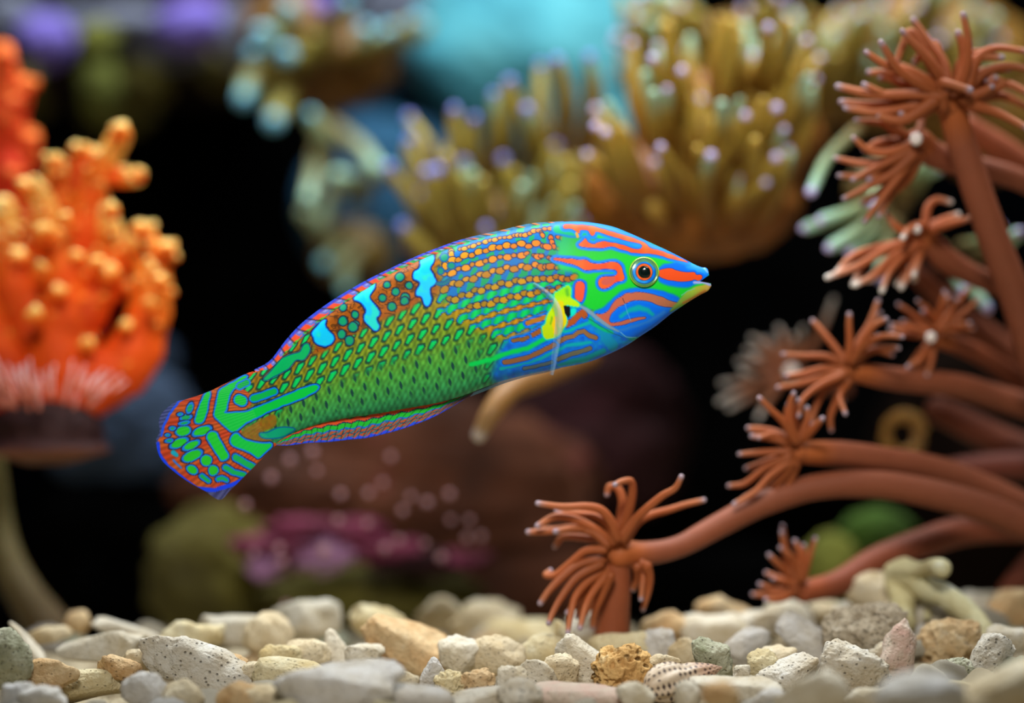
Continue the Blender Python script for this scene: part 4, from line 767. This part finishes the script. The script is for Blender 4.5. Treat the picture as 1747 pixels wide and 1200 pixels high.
# cave and deep reef, its shade put into near-black rock colour
lump('cave_rock', 'reef rock coloured black as shade behind the cave', 'rock', 350, 430, 330, 420, .46, MR['black'], 101, disp=.2)
lump('cave_rock', 'reef rock coloured black as shade behind the brown polyps', 'rock', 1330, 700, 420, 420, .46, MR['black'], 102, disp=.2)
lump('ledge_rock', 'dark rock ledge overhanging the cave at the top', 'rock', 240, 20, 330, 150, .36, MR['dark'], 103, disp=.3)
lump('reef_rock', 'maroon-brown rock with pale polyps below the fish tail', 'rock', 640, 850, 360, 190, .215, MR['maroon'], 104, disp=.22, depth=220, sub=6)
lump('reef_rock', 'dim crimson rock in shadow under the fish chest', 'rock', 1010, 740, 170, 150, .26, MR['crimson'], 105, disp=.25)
lump('reef_rock', 'olive algae-covered rock standing left of the pink crust', 'rock', 365, 985, 120, 120, .175, MR['olive'], 106, disp=.25)
lump('reef_rock', 'low olive rock behind the gravel below the pink crust', 'rock', 640, 1020, 180, 62, .165, MR['olive'], 107, disp=.25)
lump('reef_rock', 'low brown rock behind the gravel beside the arching polyp', 'rock', 880, 1000, 150, 80, .20, MR['maroon'], 108, disp=.25)
lump('reef_rock', 'slate-blue rock half hidden behind the fish tail', 'rock', 200, 720, 130, 110, .25, MR['slate'], 109, disp=.35)
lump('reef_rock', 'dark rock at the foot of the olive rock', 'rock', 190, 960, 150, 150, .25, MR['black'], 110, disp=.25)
lump('reef_rock', 'green algae patch of rock seen through brown stalks', 'rock', 1500, 905, 64, 38, .15, MR['green'], 111, disp=.3)
lump('reef_rock', 'pale olive rock behind the sideways polyp', 'rock', 1420, 965, 52, 60, .15, MR['moss'], 112, disp=.25)
lump('reef_rock', 'dark brown rock behind the brown stalks', 'rock', 1680, 820, 190, 240, .26, MR['dark'], 113, disp=.25)
lump('reef_rock', 'added black rock screening the lit floor at the foot of the olive stem', 'rock', 10, 1040, 150, 80, .30, MR['black'], 114, disp=.2)  # added lump keeps the lamp-lit back floor out of view
lump('reef_rock', 'added low black rock screening the lit floor behind the gravel right of the brown trunk', 'rock', 1230, 1010, 230, 80, .30, MR['black'], 115, disp=.2)  # likewise added, to cover the lit floor on this side
for k, (x, y, rx, ry) in enumerate(((470,935,60,26),(555,945,55,32),(650,940,60,24),(720,962,70,24),(520,905,52,24),(600,905,50,20),(455,965,28,26),(790,955,40,18))):
    lump('coralline_crust', ['rosy coralline crust at the left end of the maroon rock face', 'brightest pink-white coralline crust at the middle of the maroon rock', 'pink coralline crust right of the brightest one on maroon rock', 'crimson-pink coralline crust low on the maroon rock', 'dusky pink coralline crust above the rosy one', 'dusky pink coralline crust above the brightest one', 'small lilac coralline knob hanging at the lower crust edge', 'tan-pink coralline crust at the right end of the maroon rock'][k], 'coralline algae', x, y, rx*1.1, ry*.9, .145, MR[{1: 'lilacw', 6: 'lilacw', 3: 'crimson'}.get(k, 'pink')], 120+k, depth=50, disp=.6, freq=2.6, sub=4, group='pink coralline crusts')
rr_ = random.Random(12); M_pale = mat_skin('pale_polyp', rough=.6, sss=.2)
spots = [(200+u/2.496, 680+v/2.496, s_) for u, v, s_ in ((735,262,12),(655,340,12),(830,230,12),(950,410,11),(1070,405,10),(940,520,11),(1065,535,10),(1215,480,10),(1320,445,11),(1415,410,11),(1200,605,11),(1490,595,11),(1550,590,11),(545,455,11),(880,650,17),(700,700,12),(1165,250,10),(690,640,11),(1140,640,12),(1250,420,9),(1130,360,9),(850,310,9),(1420,520,9),(1500,520,9),(720,885,11),(580,660,9),(1310,620,9),(1380,680,13))]
pv, pf = ico(2); pme = mesh_np('pale_polyp', pv*np.array([1, .8, 1]), pf, np.tile(list(s2l((150, 112, 118)))+[1], (len(pv), 1))); pme.materials.append(M_pale)
for x, y, s_ in spots:
    o = obj('pale_polyp', pme); o.location = tuple(at(x, y, .108)); o.scale = [sz(s_*.62, .108)]*3
    big = 'largest bright' if s_ > 15 else 'tiny pale' if s_ < 10 else 'small pale'
    wh = 'just under the anal fin' if y < 800 else 'midway down the maroon rock face' if y < 885 else 'close to the pink crust'
    sd = 'toward the fish tail' if x < 560 else 'toward the dim crimson rock' if x > 700 else 'in the middle'
    tag(o, f'{big} round polyp {wh}, {sd}', 'polyp', f'{big} polyps {wh}')
# upper left ledge: lilac, olive and moss lumps
for x, y, rx, ry, Y, mk, lb in ((80,70,50,46,.27,'purple','lilac coralline lump left of the mossy knob'),(330,45,62,44,.27,'purple','bright violet coralline lump on the ledge'),(210,40,90,34,.28,'greyp','grey-blue crust across the ledge'),(170,150,34,52,.25,'moss','olive mossy knob hanging from the ledge'),(165,70,36,34,.25,'moss','mossy green lump above the hanging knob'),(245,140,50,46,.28,'olive','dull olive lump beside the hanging knob'),
      (540,12,36,28,.24,'purple','violet crust on top of the brown torch coral'),(410,60,44,56,.27,'greyp','greyish lump between violet crust and brown torch coral'),(110,130,44,54,.29,'dark','dark rock lump under the lilac lump'),(270,95,50,30,.29,'dark','dark rock lump under the bright violet one'),(20,30,50,40,.30,'greyp','dim grey lump at the ledge end over the red-orange coral'),(130,45,60,34,.29,'greyp','grey crust between the lilac lump and the mossy green lump'),(290,85,60,34,.28,'greyp','grey-violet crust under the bright violet lump'),(385,115,50,44,.29,'olive','dull olive lump right of the violet lumps'),(200,195,60,34,.30,'olive','dim olive lump under the hanging knob'),(60,150,50,50,.30,'olive','dim olive lump beside the red-orange coral'),(350,10,70,26,.30,'crimson','dark crimson crust along the ledge top'),(240,610,60,40,.30,'slate','dim blue rock in the cave mouth beside the orange coral')):
    lump('encrusted_rock', lb, 'rock', x, y, rx, ry, Y, MR[mk], int(x+y), disp=.3, sub=4, group='encrusted lumps on the ledge')
# made-up mounds far behind; the backdrop's blue light is put into their colour
lump('backdrop_mound', 'out-of-focus teal made-up mound coloured as the blue-lit backdrop behind the torch corals', 'soft coral', 960, 80, 260, 190, .36, MR['teal'], 131, depth=100, disp=.2, rot=.4)
lump('backdrop_mound', 'dim blue made-up backdrop lobe sloping down to the torch coral left of the mound', 'soft coral', 770, 190, 220, 130, .45, MR['blue'], 132, depth=70, disp=.22, rot=.3)
lump('backdrop_mound', 'grey-teal made-up backdrop lobe above the dim blue one', 'soft coral', 760, 30, 150, 100, .42, MR['greyp'], 133, disp=.22)
lump('backdrop_mound', 'deep blue made-up backdrop lobe behind the loose grey-green tuft', 'soft coral', 660, 340, 150, 150, .33, MR['blue'], 134, disp=.22)

# ------------------------------------------------------------------ coral rubble
def stone_mesh(w, h, dpt, shape, seed, sub):
    v, f = ico(sub); R = np.random.RandomState(seed); q = v.copy()
    e = {'nub': .9, 'stick': .55, 'slab': .62, 'porous': .85, 'rough': .85}[shape]
    q = np.sign(q)*np.abs(q)**e; q /= np.maximum(1, np.abs(q).max())
    if shape in ('slab', 'nub', 'stick'):
        for k in range(7 if shape == 'slab' else 4):
            nn = R.normal(size=3); nn /= np.linalg.norm(nn); lim = R.uniform(.55, .8); d = q@nn; q -= np.outer(np.maximum(0, d-lim)*.7, nn)
    if shape == 'stick':
        q[:, 2] += .18*np.sin(q[:, 0]*2.2+R.uniform(0, 6)); tp = 1-.25*q[:, 0]*R.choice([-1, 1]); q[:, 1] *= tp; q[:, 2] *= tp
    asp = np.array([w, dpt, h])/max(w, h)
    n = fbm(q*asp*2.2+seed*.37, seed, 4); q = q*(1+.26*n)[:, None]
    m = fbm(q*asp*9+seed, seed+3, 2); q = q*(1+.06*m)[:, None]
    if shape == 'porous':
        a = vnoise(q*asp*4.2+seed, seed+7); b = vnoise(q*asp*9+seed, seed+8); q = q*(1-.20*sstep(.25, .6, a)-.13*sstep(.2, .6, b))[:, None]
    if shape == 'rough': q = q*(1+.05*vnoise(q*asp*14, seed))[:, None]
    return mesh_np('rubble', q*np.array([w, dpt, h])/2, f)
PLAIN, MARK = [], []
def Yof(cy): return float(np.interp(cy, [960, 1030, 1060, 1100, 1130, 1160, 1200], [.065, .075, .058, .028, .004, -.012, -.034]))
def stone(cx, cy, w, h, rot=0, tone='w', shape='nub', Y=None, label=None, sub=4, name='rubble_piece', dz=None, seed=None):
    Y = Yof(cy) if Y is None else Y; sd = seed or int(cx*7+cy*3) % 9973
    me = stone_mesh(sz(w*1.2, Y), sz(h*1.2, Y), sz((dz or (w+h)/2*.8), Y), shape, sd, sub)
    o = obj(name, me, ST[tone]); o.location = tuple(at(cx, cy, Y)); r = random.Random(sd)
    o.rotation_euler = (r.uniform(-.2, .2), -math.radians(rot), r.uniform(-.25, .25))
    g = {'w': 'off-white', 'b': 'beige', 'y': 'cream-yellow', 'o': 'tan', 'g': 'grey-green', 'l': 'lilac-grey', 'p': 'pinkish', 'P': 'pitted white', 'S': 'sponge-like', 'r': 'rough grey'}[tone]
    s_ = {'nub': 'rounded', 'stick': 'finger-shaped', 'slab': 'angular', 'porous': 'porous', 'rough': 'rough'}[shape]
    if label is None: o['_d'] = f'{s_} {g} rubble piece'; PLAIN.append((o, w))
    else: tag(o, label, 'coral rubble'); MARK.append((label, tuple(o.location)))
    return o
S_ = stone
# left
S_(85,1085,64,30,0,'b'); S_(165,1106,130,40,-4,'w','stick',label='long white rubble finger with bluish sheen under the olive stem'); S_(135,1062,44,34,0,'o'); S_(208,1080,112,26,-25,'w','stick',label='slim white rubble stick sloping right beside the olive stem')
S_(12,1128,74,100,0,'g','nub',Y=-.01,label='big grey-green stone at the end of the gravel under the olive stem'); S_(48,1098,74,20,-55,'w','stick'); S_(318,1093,98,76,0,'y','slab',label='blocky cream rubble with flat top left of the white slab'); S_(408,1078,102,62,-8,'w','slab',label='white angular rubble slab right of the blocky cream piece')
S_(345,1156,215,92,-24,'P','slab',Y=.0,label='sharp pitted white wedge sloping down to the right',sub=5); S_(155,1170,150,38,5,'y','stick',Y=.0,label='knobbly cream rubble finger beside the pitted wedge'); S_(85,1150,84,44,0,'o'); S_(245,1180,68,50,0,'l'); S_(310,1186,70,50,0,'b')
S_(412,1192,70,44,0,'o','nub'); S_(382,1137,70,34,0,'o'); S_(434,1147,44,32,0,'b'); S_(30,1190,64,44,0,'l'); S_(78,1194,74,40,0,'l'); S_(236,1128,56,34,10,'b'); S_(200,1140,70,34,-10,'o'); S_(270,1108,40,40,0,'b')
# centre left
S_(524,1060,112,60,6,'w','nub',label='smooth bright white rubble boulder with bluish top at the gravel crest'); S_(455,1088,76,72,0,'b','nub'); S_(576,1112,36,56,0,'w','stick'); S_(640,1068,96,58,-10,'y','nub',label='cream rubble hump at the crest right of the bright white boulder')
S_(700,1108,150,76,-16,'o','slab',label='large tan rubble block with whitish top in mid gravel',sub=5); S_(622,1120,62,44,0,'w','slab'); S_(748,1052,64,50,20,'b','slab',Y=.085,label='pale pointed rubble peak far back at the crest'); S_(834,1074,126,84,0,'b','nub',Y=.085,label='large blurred beige boulder at the crest left of the brown trunk'); S_(845,1118,96,62,0,'b')
S_(573,1174,178,78,4,'l','slab',Y=-.035,label='broad smooth lilac-grey slab at the front of the gravel',sub=5); S_(488,1150,112,36,0,'y','stick'); S_(734,1157,58,30,62,'l','stick',label='short lilac-white rubble peg standing tilted',Y=-.004); S_(768,1172,48,44,0,'y','porous',sub=5,Y=-.008); S_(814,1167,58,42,10,'o','porous',Y=-.008,label='tan ring-worn rubble nugget beside the cream porous one')
S_(706,1192,120,44,-4,'l','nub'); S_(840,1192,150,38,8,'P','slab',Y=-.022,label='flat pitted white slab at the front beside the pink chip',sub=5); S_(680,1160,66,34,-12,'b'); S_(455,1192,86,40,0,'b'); S_(640,1150,60,34,-30,'w','slab'); S_(520,1118,70,50,0,'b'); S_(780,1120,70,56,0,'w'); S_(480,1122,60,40,0,'y')
# centre right
S_(1018,1077,88,48,-28,'w','stick',label='white finger-shaped rubble leaning at the foot of the brown trunk'); S_(988,1130,92,56,-38,'w','slab',label='white angular rubble leaning beside the sponge-like tan chunk'); S_(1058,1104,94,46,8,'y','slab'); S_(1134,1072,78,50,18,'o','slab',label='golden tan rubble block right of the brown trunk'); S_(1120,1105,60,54,0,'l','porous')
S_(1062,1151,88,80,0,'S','porous',Y=-.004,sub=6,label='tan sponge-like chunk full of holes in sharp focus'); S_(1096,1130,32,30,0,'S','porous',Y=.0); S_(1166,1114,46,44,0,'b'); S_(1217,1125,68,64,0,'g','slab',Y=.0,label='grey-green rounded stone above the spotted shell',sub=5)
S_(1217,1074,100,50,-22,'w','stick',label='stout white rubble finger below the tan capstone'); S_(1238,1049,90,46,-10,'o','nub',label='tan capstone at the gravel crest over black shadow'); S_(1273,1105,80,54,10,'l'); S_(1292,1068,84,44,15,'w','slab'); S_(1300,1134,44,42,0,'y'); S_(1266,1148,32,30,0,'w')
S_(1258,1176,126,40,5,'w','stick',Y=-.02); S_(1232,1190,60,46,0,'o','nub',Y=-.06,label='blurred tan stone at the very front beside the white nub'); S_(1172,1190,38,46,0,'w','nub',label='small white nub in front of the spotted shell'); S_(990,1190,186,42,-4,'p','slab',Y=-.02,sub=5,label='flat pink-rimmed chip at the front of the gravel')
S_(888,1186,64,46,0,'P','nub'); S_(922,1150,60,34,-15,'w','slab'); S_(955,1146,56,52,0,'b'); S_(872,1160,46,40,0,'w','porous'); S_(892,1086,116,72,0,'y','nub',Y=.075,label='blurred cream boulder at the crest touching the brown trunk'); S_(925,1112,70,50,0,'y'); S_(965,1100,30,70,5,'y','stick',Y=.03); S_(1085,1186,60,40,0,'w'); S_(1130,1140,50,40,0,'b')
# right
S_(1483,1006,68,62,8,'b','slab',Y=.055,label='beige upright block beside the forked yellowish branch'); S_(1476,1077,118,78,6,'r','rough',Y=.022,sub=6,label='large rounded grey-brown stone with rough grained skin'); S_(1458,1046,76,34,8,'w'); S_(1352,1054,92,50,-14,'w','slab',label='white angular rubble at the crest below the sideways polyp'); S_(1383,1102,104,54,-40,'l','slab',label='lilac-white slab tilted down toward the arched white stone',sub=5)
S_(1437,1158,96,94,70,'P','stick',Y=-.004,sub=5,label='arched pitted white stone with brown hollow'); S_(1350,1150,96,48,25,'P','slab',Y=-.002,sub=5); S_(1322,1124,64,44,10,'b'); S_(1538,1112,100,48,70,'p','stick',Y=.006,sub=5,label='upright pinkish-beige rubble column right of the grained stone'); S_(1574,1088,30,40,0,'l'); S_(1505,1122,44,44,0,'w','slab')
S_(1615,1100,96,74,12,'o','porous',Y=.02,sub=5,label='brown and cream hollowed rubble under the forked branch'); S_(1626,1149,66,38,12,'g','porous',Y=.0,sub=5); S_(1684,1137,96,40,62,'P','stick',Y=.0,sub=5,label='pitted white finger standing steeply at the far right'); S_(1720,1100,76,50,0,'w','slab',Y=.02); S_(1677,1034,96,40,-4,'w','nub',Y=.075); S_(1720,1045,86,70,15,'o','nub',Y=.06,label='tan-white boulder on the right mound behind the branch')
S_(1562,1184,140,66,0,'l','nub',Y=-.075,label='strongly blurred lilac-grey stone at the very front right'); S_(1706,1180,140,84,28,'b','slab',Y=-.065,label='strongly blurred beige slab in the front right corner'); S_(1376,1190,110,60,25,'w','slab',Y=-.05,label='blurred white slab at the front before the pitted stones'); S_(1480,1194,70,44,0,'w',Y=-.03); S_(1632,1178,60,30,-8,'y'); S_(1310,1196,60,34,0,'l'); S_(1410,1044,60,34,0,'b',Y=.07); S_(1445,1100,40,60,0,'b'); S_(1660,1070,60,50,0,'b'); S_(1590,1060,70,50,0,'w',Y=.045); S_(1540,1045,60,44,0,'b',Y=.05)
# forked yellowish branch lying on the right mound
cb = at(1590, 1060, .045); FB = cropf(1297, 940, 3.882); root = thing('branch_fragment', 'forked pale yellow branch fragment lying across the right gravel mound', 'coral rubble', cb)
M_br = mat_rock('branch_pale', (176, 156, 96), (206, 200, 160), (214, 214, 196), scale=90, pores=.1, pore_scale=700, pore_col=.8, vary=0)
for nm, L, rr in (('stem', [(900,160),(1000,195),(1140,270),(1290,340),(1410,450),(1500,570)], (22,22,21,21,20,19)), ('fork', [(890,140),(960,120),(1060,125),(1150,110),(1200,115)], (20,20,14,15,17)), ('stub', [(900,200),(940,300),(950,400),(960,470)], (19,20,20,19)), ('knob', [(1100,330),(1110,400),(1105,440)], (10,8,7))):
    P3 = np.array([at(x, y, .048-.004*k) for k, (x, y) in enumerate(FB(L))])
    Vt, Ft, t = tube(P3, [sz(r_, .045) for r_ in rr], n=40, sides=22, bump=.3, seed=len(nm), freq=230, cap=6)
    obj(nm, mesh_np(nm, Vt-cb, Ft), M_br, root)
# spotted snail shell
cs = at(1165, 1158, -.010); nu, nv = 150, 60; uu = np.linspace(0, 1, nu); vv = np.linspace(0, 2*math.pi, nv, endpoint=False)
Ug, Vg = np.meshgrid(uu, vv, indexing='ij')
prof = np.interp(uu, [0, .03, .1, .25, .42, .55, .62, .75, .88, 1], [0, .45, .72, .95, .9, .62, .66, .5, .3, .02]); prof = np.convolve(np.pad(prof, 6, mode='edge'), np.ones(13)/13, 'valid')
rdg = 1+.05*np.sin(Vg*9+Ug*6)
X = (Ug-.5)*sz(142, -.008); Yy = prof[:, None]*rdg*np.cos(Vg)*sz(36, -.008); Zz = prof[:, None]*rdg*np.sin(Vg)*sz(36, -.008)
Vv = np.stack([X, Yy, Zz], -1).reshape(-1, 3)
row = np.floor(Vg/(2*math.pi)*15); uf = (Ug*15+.5*(row % 2)) % 1-.5; vf = (Vg/(2*math.pi)*15) % 1-.5; sp = np.hypot(uf, vf*1.1); hsh = hash3(row.ravel().astype(int), np.floor(Ug*15+.5*(row % 2)).ravel().astype(int), np.zeros(Ug.size, int), 4).reshape(Ug.shape)
cl = np.ones(Ug.shape+(4,)); cl[..., :3] = s2l((206, 186, 160)); brn = sstep(.55, .75, Ug)[..., None]; cl[..., :3] = cl[..., :3]*(1-.5*brn)+s2l((166, 104, 70))*.5*brn
k = (1-sstep(.22, .32, sp-.1*(hsh-.4)))[..., None]*(hsh > .18)[..., None]; cl[..., :3] = cl[..., :3]*(1-k)+s2l((52, 30, 34))*k
M_shell = mat_skin('shell', rough=.45, spec=.4, noise=.08, scale=900, bump=.2)
o = obj('snail_shell', mesh_np('snail_shell', Vv, grid_faces(nu, nv, True), cl.reshape(-1, 4)), M_shell); o.location = tuple(cs); o.rotation_euler = (0, -math.radians(14), math.radians(12)); tag(o, 'cream snail shell with dark brown spots lying among the rubble', 'shell')
# the smaller rubble that fills the bed between the traced pieces
rf = random.Random(77); kinds = [('w','nub'),('b','nub'),('y','slab'),('l','stick'),('w','stick'),('o','nub'),('b','slab'),('w','slab'),('g','nub'),('P','slab')]
protos = []
for k, (tn, sh) in enumerate(kinds):
    me = stone_mesh(1.0, .62, .72, sh, 500+k, 3); me.materials.append(ST[tn]); protos.append((me, tn, sh))
GN = {'w': 'off-white', 'b': 'beige', 'y': 'cream-yellow', 'o': 'tan', 'g': 'grey-green', 'l': 'lilac-grey', 'P': 'pitted white'}; SN = {'nub': 'rounded', 'stick': 'finger-shaped', 'slab': 'angular'}
n = 0
for i in range(420):
    Y = rf.uniform(-.075, .105); hw = .107*(D0+Y)/D0*1.12; X = rf.uniform(-hw, hw); s_ = rf.uniform(.005, .0125)
    k = rf.randrange(len(protos)); me, tn, sh = protos[k]
    if n >= 260: break
    o = bpy.data.objects.new('gravel_pebble', me); C.objects.link(o); n += 1
    o.location = (X, Y, float(floor_z(X, Y))+s_*.22); o.scale = (s_, s_, s_); o.rotation_euler = (rf.uniform(-.4, .4), rf.uniform(-.6, .6), rf.uniform(0, 6.28))
    o['_d'] = f'small {SN[sh]} {GN[tn]} pebble'; PLAIN.append((o, 0))
# labels of the plain pieces: look, size and the marked neighbours they lie by
SHORT = [('olive stem', at(85, 1075, .11)), ('brown trunk', at(1042, 1080, .03)), ('spotted shell', cs), ('forked branch', cb)]
KEY = {'big grey-green stone':'big grey-green stone', 'long white rubble finger':'long white finger', 'slim white rubble stick':'slim white stick', 'blocky cream rubble':'blocky cream piece', 'white angular rubble slab':'white slab', 'sharp pitted white wedge':'pitted wedge', 'knobbly cream':'knobbly cream finger', 'smooth bright white':'bright white boulder', 'cream rubble hump':'cream hump', 'large tan rubble block':'large tan block', 'pale pointed':'pale pointed peak', 'large blurred beige':'large beige boulder', 'broad smooth lilac':'broad lilac slab', 'short lilac-white':'lilac-white peg', 'tan ring-worn':'ring-worn nugget', 'flat pitted white':'flat pitted slab', 'golden tan':'golden tan block', 'tan sponge-like':'sponge-like chunk', 'grey-green rounded':'grey-green rounded stone', 'stout white':'stout white finger', 'tan capstone':'tan capstone', 'flat pink':'pink chip', 'beige upright':'beige upright block', 'large rounded grey-brown':'grained stone', 'white angular rubble at':'white angular crest piece', 'lilac-white slab tilted':'tilted lilac slab', 'arched pitted':'arched stone', 'upright pinkish':'pinkish column', 'brown and cream':'hollowed rubble', 'pitted white finger':'steep pitted finger', 'tan-white boulder':'tan-white boulder', 'strongly blurred lilac':'front lilac stone', 'strongly blurred beige':'front beige slab', 'blurred cream boulder':'blurred cream boulder', 'small white nub':'white nub'}
for lb, loc in MARK:
    for k, v in KEY.items():
        if lb.startswith(k): SHORT.append((v, np.array(loc)))
used = {}
for o, w in PLAIN:
    l = np.array(o.location); near = sorted(SHORT, key=lambda q: np.linalg.norm(np.asarray(q[1])-l)); d = o['_d']; del o['_d']
    if w: d = ('large ' if w >= 85 else 'mid-sized ' if w >= 58 else 'little ')+d
    dy = l[1]-near[0][1][1]; pos = 'behind' if dy > .012 else 'in front of' if dy < -.012 else 'beside'
    lb = f'{d} {pos} the {near[0][0]}'
    if w and lb in used: lb = f'{d} between the {near[0][0]} and the {near[1][0]}'
    used[lb] = 1; tag(o, lb, 'coral rubble' if w else 'pebble', d.split(' ', 1)[1]+'s' if w else d+'s by the '+near[0][0])
